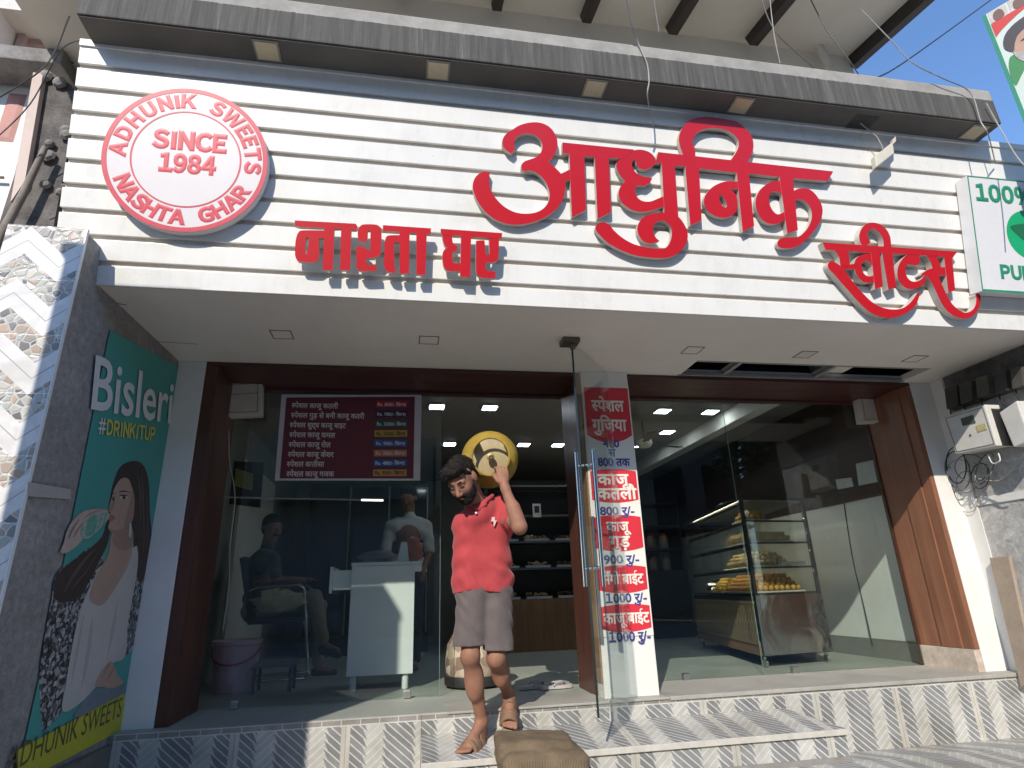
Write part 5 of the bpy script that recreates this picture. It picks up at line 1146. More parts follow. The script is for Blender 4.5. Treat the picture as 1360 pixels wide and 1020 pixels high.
# patterned sack behind the man's legs
Sk = thing('grain_sack', 'mottled beige full sack standing on the shop floor behind the man legs', 'sack', (.60, 5.35, .001))
q = MB(); q.lathe([(.04, 0), (.20, .01), (.235, .08), (.24, .20), (.225, .32), (.16, .42), (.06, .46), (.02, .47)], (.60, 5.35, .002), seg=28); sm = M('mottled_sack', .85); sm.col(sm.ramp(sm.voro(14., 'F1', out='Color'), (.2, (.16, .11, .08)), (.5, (.34, .26, .19)), (.8, (.50, .42, .33)))); sm.bump(sm.noise(8., 4.), .5, .03); obj('sack_body', q, sm.m, Sk, smooth=60)
q = MB(); q.lathe([(.20, 0), (.246, .02), (.25, .07), (.243, .09)], (.60, 5.35, .0015), seg=28, cap=False); obj('dark_base', q, dark_m, Sk, smooth=60)
# slippers
def slipper(loc, rot, label):
    t = thing('slipper', label, 'slipper', loc, 'pair of slippers on the shop floor'); R_ = Matrix.Rotation(rot, 3, 'Z'); L0 = Vector(loc)
    out = smooth_poly([(-.13, .0), (-.11, .035), (-.03, .035), (.06, .05), (.12, .035), (.135, 0), (.12, -.035), (.05, -.045), (-.04, -.03), (-.11, -.032)], 3)
    q = MB(); q.prism([L0 + R_ @ Vector((p[0], p[1], .001)) for p in out], (0, 0, .022)); obj('sole', q, plain('slipper_sole', (.40, .38, .36), .7), t)
    q = MB()
    for s in (1, -1): q.tube([L0 + R_ @ Vector(p) for p in ((.085, 0, .023), (.06, s * .02, .045), (-.02, s * .036, .04), (-.035, s * .036, .02))], .007, 8)
    obj('strap', q, plain('slipper_strap', (.30, .29, .29), .6), t, smooth=60)
slipper((1.02, 5.0, 0.0045), .35, 'grey flip flop lying nearest the carrying man inside the doorway'); slipper((1.17, 4.93, 0.0045), .2, 'grey flip flop lying nearest the price poster pillar inside the doorway')
cable('thin black cable hanging down the pale side wall behind the right glass', [atX(1119, 655, 4.515), atX(1124, 690, 4.515), atX(1133, 745, 4.515), atX(1146, 800, 4.515), atX(1159, 858, 4.50)], .005, wire_m)
for i, (qd, lb) in enumerate((([(1137, 616), (1160, 611), (1166, 640), (1141, 645)], 'larger white paper sheet on the pale side wall behind the right glass'), ([(1110, 637), (1131, 634), (1134, 646), (1113, 650)], 'smaller white paper sheet on the pale side wall behind the right glass'))):
    q = MB(); q.prism([atX(*p, 4.506) for p in qd], (-.004, 0, 0)); tag(obj('paper_sheet', q, plain('paper', (.62, .63, .6), .6)), lb, 'paper')
# jute sack on the landing
def jp(F, X, Y, Z):
    fold = np.abs(np.sin((Y + .22 * X) * 19 + 1.4 * np.sin(X * 7))) ** .35
    return F + .010 * vnoise(X, Y, Z, 17., 1.) + .004 * vnoise(X, Y, Z, 52., 2.) + .007 * (1 - fold) * (Z > -.16)
q = sdf_mesh([('b', (.775, 3.90, -.150), (.225, .175, .062), .02, .045, -.06), ('b', (.80, 3.80, -.205), (.245, .150, .075), .03, .05, -.03), ('b', (.79, 3.735, -.285), (.23, .085, .085), .04, .05, .0), ('c', (.59, 4.02, -.10), (.66, 4.06, -.115), .03, .025, .02)], .010, post=jp)
jm = M('jute_sackcloth', .95); wv = (jm.xyz()[0] * 420.).sin() * (jm.xyz()[1] * 420.).sin(); nn = jm.noise(7., 6., .65); jm.col(jm.ramp(nn * .8 + wv * .1, (.3, (.115, .082, .048)), (.7, (.225, .165, .10)))); jm.bump(wv * .2 + jm.noise(16., 5., .7), .5, .012)
tag(obj('jute_sack', q, jm.m, smooth=180), 'folded brown jute sack draped over the landing step in front of the doorway', 'sack')
# ================================================================ PEOPLE
def V3(*a): return np.array(a, float)
def nz_(v): return v / np.linalg.norm(v)
def head_frame(C, f, up, s):
    f = nz_(V3(*f)); u = V3(*up); u = nz_(u - f * (u @ f)); l = np.cross(u, f); R = np.stack([l, f, u]); C = V3(*C)
    return (lambda a, b, c: C + s * (l * a + f * b + u * c)), R, s
def head_prims(P, R, s):
    e = lambda a, b, c, r, k=.02: ('e', P(a, b, c), tuple(s * x for x in r), k * s, R)
    q = [e(0, -.012, .035, (.076, .098, .090)), e(0, .030, -.035, (.061, .064, .086), .03), e(0, .066, -.100, (.030, .026, .024), .025),
         e(.036, .066, -.026, (.026, .026, .030)), e(-.036, .066, -.026, (.026, .026, .030)),
         ('c', P(-.042, .078, .024), P(.042, .078, .024), .014 * s, .014 * s, .015 * s),
         ('-e', P(.033, .100, .004), (.019 * s, .014 * s, .012 * s), .012 * s, R), ('-e', P(-.033, .100, .004), (.019 * s, .014 * s, .012 * s), .012 * s, R),
         e(.032, .080, .004, (.016, .013, .012), .006), e(-.032, .080, .004, (.016, .013, .012), .006),
         ('c', P(0, .090, .012), P(0, .116, -.034), .009 * s, .0135 * s, .010 * s), e(.013, .105, -.040, (.009, .011, .008), .008), e(-.013, .105, -.040, (.009, .011, .008), .008),
         ('c', P(-.020, .090, -.066), P(.020, .090, -.066), .007 * s, .007 * s, .006 * s), ('c', P(-.016, .090, -.078), P(.016, .090, -.078), .0075 * s, .0075 * s, .006 * s),
         ('-c', P(-.022, .100, -.0715), P(.022, .100, -.0715), .0025 * s, .0025 * s, .003 * s),
         e(.078, -.008, -.004, (.011, .024, .033), .008), e(-.078, -.008, -.004, (.011, .024, .033), .008)]
    return q
def fingers(prims, pts_list, r0=.0095, r1=.0075):
    for pts in pts_list:
        for a, b in zip(pts, pts[1:]): prims.append(('c', a, b, r0, r1 if b is pts[-1] else r0, .003))

# ------------------------------------------------ the man with the cylinder
man = thing('person', 'bearded man in red polo shirt and grey shorts carrying a gas cylinder down the steps', 'person', (.50, 4.1, -.17))
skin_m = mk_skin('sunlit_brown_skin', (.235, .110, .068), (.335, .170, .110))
HP, HR, hs = head_frame((.362, 3.82, 1.395), (-.40, -.66, -.66), (-.26, -.15, 1), 1.10)
sk = head_prims(HP, HR, hs)
sk += [('c', HP(0, -.035, -.07), (.505, 4.0, 1.20), .058, .066, .03),
       ('c', (.44, 4.02, 1.10), (.59, 4.02, 1.11), .10, .10, .05, .8), ('c', (.46, 4.06, .86), (.57, 4.06, .86), .10, .10, .08, .85), ('c', (.465, 4.08, .74), (.585, 4.08, .74), .10, .10, .06, .9),
       ('c', (.53, 4.02, 1.22), (.645, 4.01, 1.24), .05, .055, .04), ('c', (.50, 4.02, 1.19), (.39, 4.03, 1.15), .05, .05, .04),
       # raised left arm
       ('c', (.662, 3.98, 1.19), (.705, 3.72, 1.085), .054, .044, .03), ('c', (.705, 3.72, 1.085), (.672, 3.735, 1.20), .043, .043, .02), ('c', (.690, 3.725, 1.13), (.630, 3.765, 1.325), .043, .029, .02), ('e', (.703, 3.725, 1.075), (.040, .040, .036), .02),
       # right arm, held back behind the hip
       ('c', (.385, 4.04, 1.14), (.372, 4.18, .94), .045, .038, .03), ('c', (.372, 4.18, .94), (.46, 4.25, .80), .038, .028, .02), ('e', (.485, 4.255, .775), (.032, .03, .045), .02),
       # legs
       ('c', (.455, 4.07, .74), (.417, 3.965, .355), .085, .056, .03), ('e', (.417, 3.952, .352), (.052, .050, .058), .02), ('c', (.419, 3.975, .33), (.500, 4.115, -.03), .053, .036, .03), ('e', (.447, 4.03, .20), (.058, .060, .115), .03),
       ('c', (.600, 4.08, .74), (.580, 4.0, .335), .085, .056, .03), ('e', (.580, 3.985, .328), (.052, .050, .056), .02), ('c', (.582, 4.01, .31), (.693, 4.255, .085), .053, .036, .03), ('e', (.622, 4.10, .235), (.055, .057, .095), .03)]
def foot_prims(heel, toe, ankle, up, rr):
    h, t, a, u = V3(*heel), V3(*toe), V3(*ankle), nz_(V3(*up)); d = nz_(t - h); sd = np.cross(d, u); L_ = np.linalg.norm(t - h); q = []
    ball = h + d * L_ * .70
    q.append(('c', a, h + d * .03 + u * .03, .034, .034, .02)); q.append(('e', h + u * .006, (.033, .033, .031), .02)); q.append(('c', h + d * .05 + u * .028, ball + u * .006, .034, .026, .03))
    q.append(('c', a + d * .01, ball + u * .012, .032, .022, .03)); q.append(('c', ball - sd * .026, ball + sd * .024, .022, .020, .02))
    for i, (o_, ln, r) in enumerate(((-.036, 1.0, .0135), (-.014, .98, .0105), (.003, .94, .0098), (.019, .88, .0092), (.033, .80, .0088))):
        o_ *= rr; b0 = ball + sd * o_ * .95 - u * .002; q.append(('c', b0, ball + sd * o_ * 1.1 + d * (L_ * .30 * ln) - u * .008, r * 1.15, r, .006))
    return q
fR = dict(heel=(.512, 4.150, -.125), toe=(.368, 3.955, -.150), ankle=(.500, 4.115, -.040), up=(.0, .12, 1.0))
fL = dict(heel=(.705, 4.295, .050), toe=(.670, 4.115, -.075), ankle=(.695, 4.258, .085), up=(.0, -.55, .83))
sk += foot_prims(fR['heel'], fR['toe'], fR['ankle'], fR['up'], -1) + foot_prims(fL['heel'], fL['toe'], fL['ankle'], fL['up'], 1)
# left hand round the collar rim of the cylinder
sk += [('c', (.630, 3.765, 1.325), (.622, 3.775, 1.365), .028, .030, .02, ), ('e', (.618, 3.785, 1.398), (.043, .020, .046), .015), ('c', (.590, 3.788, 1.425), (.648, 3.792, 1.428), .014, .014, .01)]
fg = []
for dx, ln in ((-.030, .92), (-.010, 1.0), (.010, .97), (.029, .82)):
    k0 = V3(.618 + dx, 3.785, 1.428); k1 = V3(.614 + dx * 1.05, 3.792 + .004, 1.428 + .040 * ln); k2 = V3(.610 + dx, 3.838, 1.428 + .050 * ln); k3 = V3(.612 + dx * .9, 3.856, 1.428 + .022 * ln); fg.append([k0, k1, k2, k3])
fingers(sk, fg, .0105, .009)
fingers(sk, [[V3(.585, 3.785, 1.378), V3(.566, 3.800, 1.412), V3(.562, 3.826, 1.438)]], .0125, .010)
body('body', sk, .0062, skin_m, man)
# hair, beard, brows, eyes
hair_m = mk_hair('black_wavy_hair', (.005, .0045, .004), (.028, .023, .020), 34.)
e_ = lambda a, b, c, r, k=.02: ('e', HP(a, b, c), tuple(hs * x for x in r), k * hs, HR)
hp_ = [e_(0, -.022, .048, (.080, .103, .092)), e_(0, .050, .100, (.066, .050, .036), .03), e_(-.03, .080, .085, (.040, .028, .028), .02), e_(.035, .070, .095, (.034, .03, .026), .02), e_(0, -.07, -.02, (.066, .045, .065), .03), e_(-.05, .055, .088, (.035, .035, .03), .02),
       ('-e', HP(0, .125, -.015), (.095 * hs, .06 * hs, .082 * hs), .012 * hs, HR), ('-e', HP(0, .09, -.10), (.12 * hs, .10 * hs, .09 * hs), .01, HR), ('-e', HP(.095, .0, -.045), (.03 * hs, .055 * hs, .055 * hs), .01, HR), ('-e', HP(-.095, .0, -.045), (.03 * hs, .055 * hs, .055 * hs), .01, HR)]
def hpost(F, X, Y, Z): return F + .0075 * vnoise(X, Y, Z, 85., .7) + .0055 * vnoise(X + Y, Y - Z, Z, 190., 2.1)
body('hair', hp_, .0055, hair_m, man, hpost)
bd_ = [e_(0, .036, -.066, (.065, .066, .066)), e_(0, .068, -.102, (.036, .030, .028), .02), e_(.055, .012, -.048, (.014, .028, .036), .01), e_(-.055, .012, -.048, (.014, .028, .036), .01), ('c', HP(-.026, .094, -.055), HP(.026, .094, -.055), .0075 * hs, .0075 * hs, .004),
       ('-e', HP(.038, .085, -.020), (.030 * hs, .040 * hs, .034 * hs), .008, HR), ('-e', HP(-.038, .085, -.020), (.030 * hs, .040 * hs, .034 * hs), .008, HR), ('-e', HP(0, .105, -.02), (.028 * hs, .04 * hs, .030 * hs), .004, HR), ('-e', HP(0, .106, -.072), (.018 * hs, .018 * hs, .008 * hs), .003, HR), ('-e', HP(0, -.02, -.01), (.2 * hs, .030 * hs, .2 * hs), .01, HR)]
def bpost(F, X, Y, Z): return F + .0022 * vnoise(X, Y, Z, 230., .3)
body('beard', bd_, .005, hair_m, man, bpost)
body('eyebrow', [('c', HP(.015, .092, .024), HP(.036, .093, .030), .0045, .005, .004), ('c', HP(.036, .093, .030), HP(.054, .078, .024), .005, .003, .004)], .003, hair_m, man)
body('eyebrow', [('c', HP(-.015, .092, .024), HP(-.036, .093, .030), .0045, .005, .004), ('c', HP(-.036, .093, .030), HP(-.054, .078, .024), .005, .003, .004)], .003, hair_m, man)
for sx in (1, -1): body('eye', [('c', HP(sx * .022, .0925, -.001), HP(sx * .042, .090, -.001), .0035, .0035, .002)], .002, black_m, man)
# polo shirt
shirt_m = mk_cloth('coral_red_polo', (.36, .040, .044), (.45, .062, .066), .8, 260., 7.)
sh_ = [('c', (.435, 4.015, 1.10), (.590, 4.015, 1.11), .122, .122, .05, .82), ('c', (.445, 4.045, .92), (.575, 4.045, .92), .128, .128, .09, .88), ('c', (.445, 4.07, .76), (.580, 4.07, .75), .130, .130, .08, .92),
       ('c', (.53, 4.02, 1.195), (.655, 4.0, 1.205), .065, .068, .05), ('c', (.50, 4.02, 1.18), (.39, 4.03, 1.15), .062, .062, .05),
       ('c', (.660, 3.99, 1.19), (.690, 3.845, 1.135), .070, .066, .03), ('c', (.388, 4.04, 1.14), (.378, 4.14, 1.0), .060, .054, .03), ('c', (.50, 4.0, 1.20), (.49, 3.985, 1.235), .086, .082, .03), ('c', (.435, 3.955, 1.165), (.50, 3.955, 1.205), .072, .078, .04), ('c', (.53, 4.03, 1.23), (.635, 4.03, 1.265), .060, .062, .04)]
def spost(F, X, Y, Z):
    F = F + .0042 * np.sin((Z * 46 + X * 30 + 6 * np.sin(X * 14))) * np.clip((.98 - Z) * 3, 0.15, 1) + .003 * vnoise(X, Y, Z, 30., 3.)
    F = F + .004 * np.sin((X - .5) * 70 + Z * 25) * np.clip((Z - 1.0) * 4, 0, 1)
    F = F + .0045 * np.sin((X - .70) * 34 + (Z - .95) * 42 + 2 * np.sin(Z * 22)) * np.clip((X - .50) * 5, 0, 1) + .004 * np.sin((X - .3) * -30 + Z * 55) * np.clip((.45 - X) * 6, 0, 1)
    hem = .712 + .010 * np.sin(X * 18) + (X - .5) * .02
    F = np.maximum(F, hem - Z)
    return np.where((X > .60) & (Z > 1.0), np.maximum(F, -((Y - 3.83) * .93 + (Z - 1.13) * .37)), F)
body('polo_shirt', sh_, .0068, shirt_m, man, spost)
col_ = [('c', (.455, 3.885, 1.225), (.405, 3.935, 1.265), .013, .012, .006), ('c', (.455, 3.885, 1.225), (.520, 3.895, 1.268), .014, .014, .006), ('c', (.520, 3.895, 1.268), (.575, 3.97, 1.315), .014, .013, .006), ('c', (.470, 3.880, 1.215), (.515, 3.885, 1.245), .012, .010, .012)]
body('collar', col_, .005, shirt_m, man)
q = MB(); q.lathe([(.0075, 0), (.0065, .003), (.002, .004)], (.452, 3.868, 1.190), (0, -1, -.1), 10); obj('shirt_button', q, white_lam, man)
q = MB(); lz = [(.0, .030), (-.016, .030), (-.022, .002), (-.008, .004), (-.004, -.030), (.014, .010), (.002, .008)]
q.prism([(.575 + p[0], 3.892 - (1.125 + p[1] - 1.125) * .15, 1.135 + p[1]) for p in lz], (0, .03, 0)); obj('shirt_emblem', q, plain('pale_pink_print', (.68, .50, .47), .7), man)
# shorts
shorts_m = mk_cloth('grey_taupe_shorts', (.085, .068, .064), (.14, .115, .108), .9, 300., 6.)
so_ = [('c', (.455, 4.075, .74), (.585, 4.075, .74), .122, .122, .05, .95), ('c', (.452, 4.06, .70), (.408, 3.985, .36), .105, .100, .04), ('c', (.598, 4.07, .70), (.588, 4.01, .34), .105, .102, .04)]
def kpost(F, X, Y, Z):
    F = F + .004 * np.sin(Z * 40 + X * 26 + 4 * np.sin(X * 20 + Z * 8)) + .003 * vnoise(X, Y, Z, 36., 1.2)
    F = np.maximum(F, np.where(X < .505, .402 + (X - .4) * -.02, .366 + (X - .6) * -.04) - Z)
    return np.maximum(F, Z - .80)
body('shorts', so_, .0068, shorts_m, man, kpost)
# sandals
san_m = plain('worn_brown_leather', (.20, .115, .07), .7, var=.25, scale=20, bump=.3); sole_m = plain('tan_sandal_sole', (.30, .20, .13), .8, var=.2, scale=20)
for fo, rr in ((fR, -1), (fL, 1)):
    h, t, u = V3(*fo['heel']), V3(*fo['toe']), nz_(V3(*fo['up'])); d = nz_(t - h); u = nz_(u - d * (u @ d)); sd = np.cross(d, u); L_ = np.linalg.norm(t - h)
    out = smooth_poly([(-.045, 0), (-.03, .03), (.08, .032), (.16, .045), (L_ + .01, .034), (L_ + .028, .0), (L_ + .008, -.036), (.15, -.045), (.08, -.032), (-.03, -.03)], 3)
    q = MB(); q.prism([h - u * .050 + d * p[0] + sd * p[1] for p in out], u * .018); o = obj('sandal', q, sole_m, man, bevel=.003)
    q = MB()
    for b, hh, w2 in ((.135, .036, .050), (.172, .026, .050), (.075, .064, .042)):
        pts = [h - u * .033 + d * b + sd * w2 * math.cos(a) + u * (hh + .036) * max(0, math.sin(a)) for a in [math.pi * k / 10 for k in range(11)]]
        for off in (-.012, 0, .012): q.tube([p + d * off for p in pts], .0115, 8)
    q.tube([h - u * .02 + d * .06 + sd * .036 * math.cos(a) - d * .10 * max(0, math.sin(a)) + u * .045 for a in [math.pi * k / 10 for k in range(11)]], .007, 6)
    obj('strap', q, san_m, o, smooth=60)
# gas cylinder on the shoulder
ax_ = Vector((-.11, -.97, -.13)).normalized(); c0 = Vector((.560, 3.925, 1.562))
Gc = thing('gas_cylinder', 'dented yellow gas cylinder carried end on upon the shoulder of the man in red', 'gas cylinder', c0)
gm = M('chipped_yellow_paint', .72, 0, .2); n1 = gm.noise(6., 6., .65); n2 = gm.noise(26., 4., .7); gc = gm.ramp(n1 * .6 + n2 * .4, (.3, (.24, .155, .022)), (.55, (.35, .235, .04)), (.75, (.43, .32, .09)))
gm.col(gm.mix(n2.gt(.60) * .7, gc, (.16, .12, .08))); gm.bump(n1, .15, .01); gm = gm.m
q = MB(); q.lathe([(.05, -.50), (.12, -.495), (.172, -.455), (.190, -.40), (.192, -.36), (.192, -.13), (.1935, -.125), (.1935, -.115), (.189, -.09), (.172, -.05), (.14, -.022), (.09, -.008), (.03, -.003)], c0, ax_, 56); obj('vessel', q, gm, Gc, smooth=50)
beige = plain('dusty_beige_metal', (.38, .30, .16), .6, var=.2, scale=12)
q = MB(); q.lathe([(.006, -.006), (.128, -.0135), (.130, -.004), (.118, .0005), (.02, .004)], c0 + ax_ * .012, ax_, 48, cap=False); obj('collar_base', q, beige, Gc, smooth=50)
x_ = ax_.orthogonal().normalized(); y_ = ax_.cross(x_)
def cyl(a, r, h): return c0 + ax_ * h + x_ * (r * math.cos(a)) + y_ * (r * math.sin(a))
for k in range(3):
    a0 = k * 2.094 + .35; q = MB(); n = 10
    inn = [cyl(a0 + .62 * i / n, .120, .0) for i in range(n + 1)]; ou = [cyl(a0 + .62 * i / n, .126, .0) for i in range(n + 1)]
    q.prism(inn + ou[::-1], ax_ * .092); obj('collar_leg', q, gm, Gc, smooth=35)
q = MB(); q.tube([cyl(2 * math.pi * i / 48, .124, .095) for i in range(48)], .0085, 10, closed=True); obj('collar_rim', q, gm, Gc, smooth=80)
q = MB(); q.tube([cyl(2 * math.pi * i / 48, .1935, -.12) for i in range(48)], .003, 6, closed=True); obj('weld_seam', q, gm, Gc, smooth=80)
q = MB(); q.lathe([(.028, .0), (.028, .014), (.020, .016), (.020, .05), (.026, .052), (.026, .066), (.013, .068), (.013, .082), (.010, .084), (.009, .074), (.002, .074)], c0, ax_, 20); obj('valve', q, mk_metal('old_brass', (.50, .38, .18), .4), Gc, smooth=35)

# ------------------------------------------------ seated man
sm_ = thing('person', 'man in dark shirt and khaki trousers sitting in the visitor chair behind the glass', 'person', (-1.2, 6.6, 0))
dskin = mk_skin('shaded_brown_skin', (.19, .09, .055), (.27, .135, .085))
P2, R2, s2 = head_frame((-1.32, 6.55, 1.40), (.62, -.75, -.12), (0, 0, 1), 1.08)
b2 = head_prims(P2, R2, s2) + [('c', P2(0, -.03, -.08), (-1.37, 6.58, 1.16), .056, .06, .03), ('c', (-1.37, 6.58, 1.08), (-1.40, 6.58, .70), .10, .11, .05),
      ('c', (-1.24, 6.44, 1.08), (-1.20, 6.34, .90), .048, .04, .03), ('c', (-1.20, 6.34, .90), (-.95, 6.42, .885), .039, .028, .02), ('e', (-.90, 6.44, .89), (.045, .035, .022), .015),
      ('c', (-1.50, 6.70, 1.08), (-1.42, 6.72, .86), .048, .04, .03), ('c', (-1.42, 6.72, .86), (-1.12, 6.66, .86), .038, .028, .02), ('e', (-1.07, 6.65, .86), (.045, .035, .022), .015),
      ('c', (-1.38, 6.50, .62), (-.86, 6.47, .70), .08, .06, .03), ('c', (-.86, 6.47, .70), (-.72, 6.45, .30), .055, .035, .02), ('c', (-1.38, 6.68, .62), (-.84, 6.68, .62), .08, .06, .03), ('c', (-.84, 6.68, .62), (-.80, 6.70, .09), .055, .035, .02),
      ('c', (-.72, 6.45, .28), (-.60, 6.40, .24), .035, .03, .02), ('c', (-.80, 6.70, .05), (-.66, 6.68, .03), .036, .028, .02)]
for k in range(4): b2.append(('c', V3(-.87, 6.415 + k * .017, .892), V3(-.82, 6.42 + k * .016, .875), .009, .007, .003)); b2.append(('c', V3(-1.04, 6.625 + k * .017, .862), V3(-.99, 6.63 + k * .016, .845), .009, .007, .003))
b2 += [('c', V3(-.915, 6.405, .895), V3(-.88, 6.39, .90), .010, .008, .004), ('c', V3(-1.085, 6.615, .865), V3(-1.05, 6.60, .87), .010, .008, .004)]
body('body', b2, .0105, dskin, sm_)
e2 = lambda a, b, c, r, k=.02: ('e', P2(a, b, c), tuple(s2 * x for x in r), k * s2, R2)
body('hair', [e2(0, -.02, .05, (.084, .102, .088)), e2(0, .05, .10, (.055, .04, .03), .03), e2(0, -.07, -.01, (.066, .045, .06), .03), ('-e', P2(0, .125, -.02), (.1 * s2, .06 * s2, .085 * s2), .01, R2), ('-e', P2(0, .09, -.11), (.13 * s2, .11 * s2, .09 * s2), .01, R2)], .0095, hair_m, sm_, lambda F, X, Y, Z: F + .003 * vnoise(X, Y, Z, 90.))
body('moustache', [('c', P2(-.026, .098, -.056), P2(.026, .098, -.056), .010, .010, .004)], .006, hair_m, sm_)
dsh = mk_cloth('dark_green_shirt', (.030, .042, .042), (.062, .078, .075), .85, 200., 6.)
def fold2(F, X, Y, Z): return F + .005 * vnoise(X, Y, Z, 26., 2.) + .003 * np.sin(Z * 50 + X * 30)
body('shirt', [('c', (-1.37, 6.50, 1.07), (-1.39, 6.66, 1.07), .125, .125, .05), ('c', (-1.38, 6.50, .72), (-1.40, 6.66, .72), .135, .135, .08), ('c', (-1.26, 6.45, 1.09), (-1.205, 6.35, .93), .066, .058, .04), ('c', (-1.48, 6.69, 1.09), (-1.42, 6.72, .90), .066, .058, .04), ('c', (-1.36, 6.58, 1.15), (-1.35, 6.57, 1.20), .075, .068, .02)], .011, dsh, sm_, fold2)
khaki = mk_cloth('khaki_trousers', (.20, .165, .11), (.29, .245, .17), .9, 200., 5.)
body('trousers', [('c', (-1.40, 6.50, .62), (-1.38, 6.68, .62), .12, .12, .05), ('c', (-1.36, 6.50, .63), (-.85, 6.47, .72), .098, .080, .04), ('c', (-.85, 6.47, .72), (-.74, 6.45, .34), .076, .058, .03), ('c', (-1.36, 6.68, .63), (-.83, 6.68, .63), .095, .08, .04), ('c', (-.83, 6.68, .63), (-.80, 6.70, .13), .075, .06, .03)], .011, khaki, sm_, fold2)
for a, b in (((-.74, 6.45, .245), (-.58, 6.39, .20)), ((-.82, 6.70, .03), (-.64, 6.68, .022))): body('shoe', [('c', a, b, .042, .032, .02)], .010, black_m, sm_)

# ------------------------------------------------ standing man behind the counter
st_ = thing('person', 'man in a white shirt standing in the dim shop behind the counter', 'person', (.06, 6.75, 0))
P3, R3, s3 = head_frame((.04, 6.72, 1.72), (-.3, -.9, -.25), (0, 0, 1), 1.05)
b3 = head_prims(P3, R3, s3) + [('c', P3(0, -.03, -.08), (.05, 6.76, 1.48), .055, .06, .03), ('c', (-.04, 6.76, 1.38), (.14, 6.76, 1.38), .10, .10, .05), ('c', (.05, 6.76, 1.35), (.05, 6.76, 1.0), .12, .12, .05),
      ('c', (-.15, 6.76, 1.42), (-.19, 6.74, 1.15), .045, .038, .03), ('c', (-.19, 6.74, 1.15), (-.12, 6.62, .98), .036, .028, .02), ('e', (-.10, 6.59, .94), (.03, .03, .045), .015),
      ('c', (.25, 6.76, 1.42), (.28, 6.74, 1.15), .045, .038, .03), ('c', (.28, 6.74, 1.15), (.22, 6.62, .98), .036, .028, .02), ('e', (.20, 6.59, .94), (.03, .03, .045), .015),
      ('c', (-.03, 6.76, .95), (-.04, 6.76, .1), .085, .045, .03), ('c', (.13, 6.76, .95), (.14, 6.76, .1), .085, .045, .03), ('c', (-.04, 6.78, .05), (-.05, 6.62, .035), .04, .035, .02), ('c', (.14, 6.78, .05), (.15, 6.62, .035), .04, .035, .02)]
for sx in (-.10, .20):
    for k in range(4): b3.append(('c', V3(sx - .022 + k * .015, 6.575, .905), V3(sx - .022 + k * .015, 6.565, .845), .009, .007, .003))
    b3.append(('c', V3(sx - .03, 6.57, .935), V3(sx - .045, 6.55, .895), .010, .008, .004))
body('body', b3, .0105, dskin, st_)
e3 = lambda a, b, c, r, k=.02: ('e', P3(a, b, c), tuple(s3 * x for x in r), k * s3, R3)
body('hair', [e3(0, -.02, .05, (.084, .102, .088)), e3(0, .05, .10, (.055, .04, .03), .03), e3(0, -.07, -.01, (.066, .045, .06), .03), ('-e', P3(0, .125, -.02), (.1 * s3, .06 * s3, .085 * s3), .01, R3), ('-e', P3(0, .09, -.11), (.13 * s3, .11 * s3, .09 * s3), .01, R3)], .0095, hair_m, st_)
wsh = mk_cloth('white_cotton_shirt', (.40, .41, .40), (.55, .56, .55), .85, 200., 6.)
body('shirt', [('c', (-.05, 6.76, 1.40), (.15, 6.76, 1.40), .122, .122, .05, .85), ('c', (-.02, 6.76, 1.0), (.12, 6.76, 1.0), .135, .135, .08, .9), ('c', (-.14, 6.76, 1.42), (-.185, 6.745, 1.18), .065, .06, .04), ('c', (.24, 6.76, 1.42), (.275, 6.745, 1.18), .065, .06, .04), ('c', (.05, 6.755, 1.48), (.05, 6.75, 1.52), .075, .068, .02)], .011, wsh, st_, fold2)
body('trousers', [('c', (-.02, 6.765, .93), (.12, 6.765, .93), .125, .125, .05, .9), ('c', (-.03, 6.76, .9), (-.04, 6.77, .1), .10, .065, .04), ('c', (.13, 6.76, .9), (.14, 6.77, .1), .10, .065, .04)], .012, plain('dark_trousers', (.03, .03, .035), .85), st_, fold2)

# ================================================================ ACROSS THE STREET (seen in the glass)
def street_building(x0, x1, y, h, col, label, nfl, nwin):
    t = thing('street_building', label, 'building', ((x0 + x1) / 2, y, -.46))
    q = MB(); q.box((x0, y - 7, -.46), (x1, y, h)); obj('wall', q, plain('opposite_wall_%s' % col[0], col, .85, var=.12, scale=.8), t)
    q = MB(); q.box((x0 - .15, y - 7.15, h + .002), (x1 + .15, y + .25, h + .25)); obj('parapet', q, conc_m, t)
    fh = (h + .3) / nfl
    for f_ in range(nfl):
        for k in range(nwin):
            wx = x0 + (x1 - x0) * (k + .5) / nwin; z = -.3 + f_ * fh
            q = MB(); wd = .75 if f_ else 1.2; q.box((wx - wd, y + .002, z + (.9 if f_ else .1)), (wx + wd, y + .05, z + fh - .6)); o = obj('window' if f_ else 'shutter', q, dark_m if f_ else plain('grey_shutter', (.22, .24, .26), .5), t)
            if f_: e = MB(); e.box((wx - wd - .1, y + .002, z + .8), (wx + wd + .1, y + .18, z + .88)); obj('sill', e, conc_m, o)
    if nfl > 1: q = MB(); q.box((x0 + .3, y + .001, fh - .42), (x1 - .3, y + 1.0, fh - .28)); obj('balcony_slab', q, conc_m, t)
street_building(-16, -7.2, -10, 7.6, (.26, .22, .17), 'two storey beige building across the road, leftmost of the opposite row', 2, 3)
street_building(-7.15, .95, -10.5, 7.8, (.20, .23, .20), 'two storey greenish building across the road directly behind the camera', 2, 3)
street_building(1.0, 8.0, -10.2, 8.2, (.28, .26, .23), 'two storey pale building across the road, third in the opposite row', 2, 3)
street_building(16.5, 27, -10, 8.8, (.28, .19, .15), 'two storey terracotta building across the road, rightmost of the opposite row', 2, 4)
street_building(8.6, 16.2, -17, 10.5, (.24, .23, .21), 'three storey grey building set back across the road behind the street trees', 3, 3)
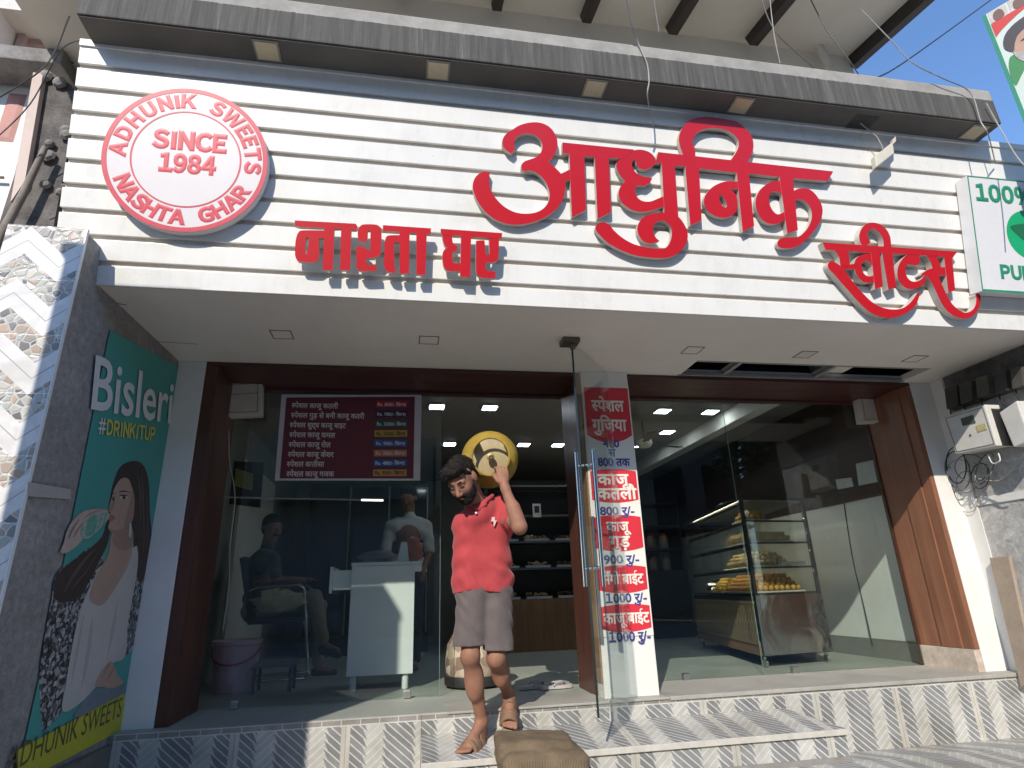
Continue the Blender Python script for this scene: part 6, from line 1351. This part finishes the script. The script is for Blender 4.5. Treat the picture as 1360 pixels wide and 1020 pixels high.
leaf_m = M('foliage', .6); lr = leaf_m.noise(1.5, 3.); leaf_m.col(leaf_m.ramp(lr, (.3, (.030, .055, .016)), (.7, (.085, .13, .04)))); leaf_m = leaf_m.m
bark_m = plain('bark', (.13, .10, .075), .9, var=.3, scale=8, bump=.4)
def tree(x, y, h, r, label, seed):
    rr = random.Random(seed); t = thing('street_tree', label, 'tree', (x, y, -.46))
    q = MB(); q.tube([(x, y, -.46), (x + .05, y, h * .3), (x - .05, y + .05, h * .55), (x, y, h * .8)], [.20, .16, .11, .04], 10)
    for k in range(6):
        a = k * 1.05 + rr.random(); z = h * (.35 + .06 * k); q.tube([(x, y, z), (x + math.cos(a) * r * .5, y + math.sin(a) * r * .5, z + .7), (x + math.cos(a) * r * .85, y + math.sin(a) * r * .85, z + 1.0)], [.08, .05, .02], 6)
    obj('trunk', q, bark_m, t, smooth=60)
    q = MB(); cl = [(x + rr.uniform(-1, 1) * r * .7, y + rr.uniform(-1, 1) * r * .7, h * .68 + rr.uniform(-1, 1) * h * .22, rr.uniform(.35, .6) * r) for _ in range(15)]
    for cx, cy, cz, cr in cl:
        for _ in range(190):
            d = Vector((rr.gauss(0, 1), rr.gauss(0, 1), rr.gauss(0, 1))).normalized() * (cr * rr.random()**.45); c = Vector((cx, cy, cz)) + d
            a = Vector((rr.gauss(0, 1), rr.gauss(0, 1), rr.gauss(0, 1) * .6)).normalized() * .13; b = a.orthogonal().normalized() * .06; q.quad(c - a, c + b, c + a, c - b)
    obj('crown', q, leaf_m, t)
tree(11.2, -7.5, 6.4, 2.1, 'leafy green street tree across the road, left of the utility pole', 4); tree(14.6, -8.2, 7.2, 2.3, 'taller leafy green street tree across the road, right of the utility pole', 8)
Up = thing('utility_pole', 'tan concrete utility pole with cross arm across the road', 'pole', (12.6, -5.0, -.46))
q = MB(); q.tube([(12.6, -5, -.46), (12.6, -5, 7.6)], [.17, .11], 12); obj('pole', q, plain('tan_concrete', (.40, .30, .20), .8), Up, smooth=40)
q = MB(); q.box((11.8, -5.05, 7.0), (13.4, -4.95, 7.1)); obj('cross_arm', q, conc_m, Up)
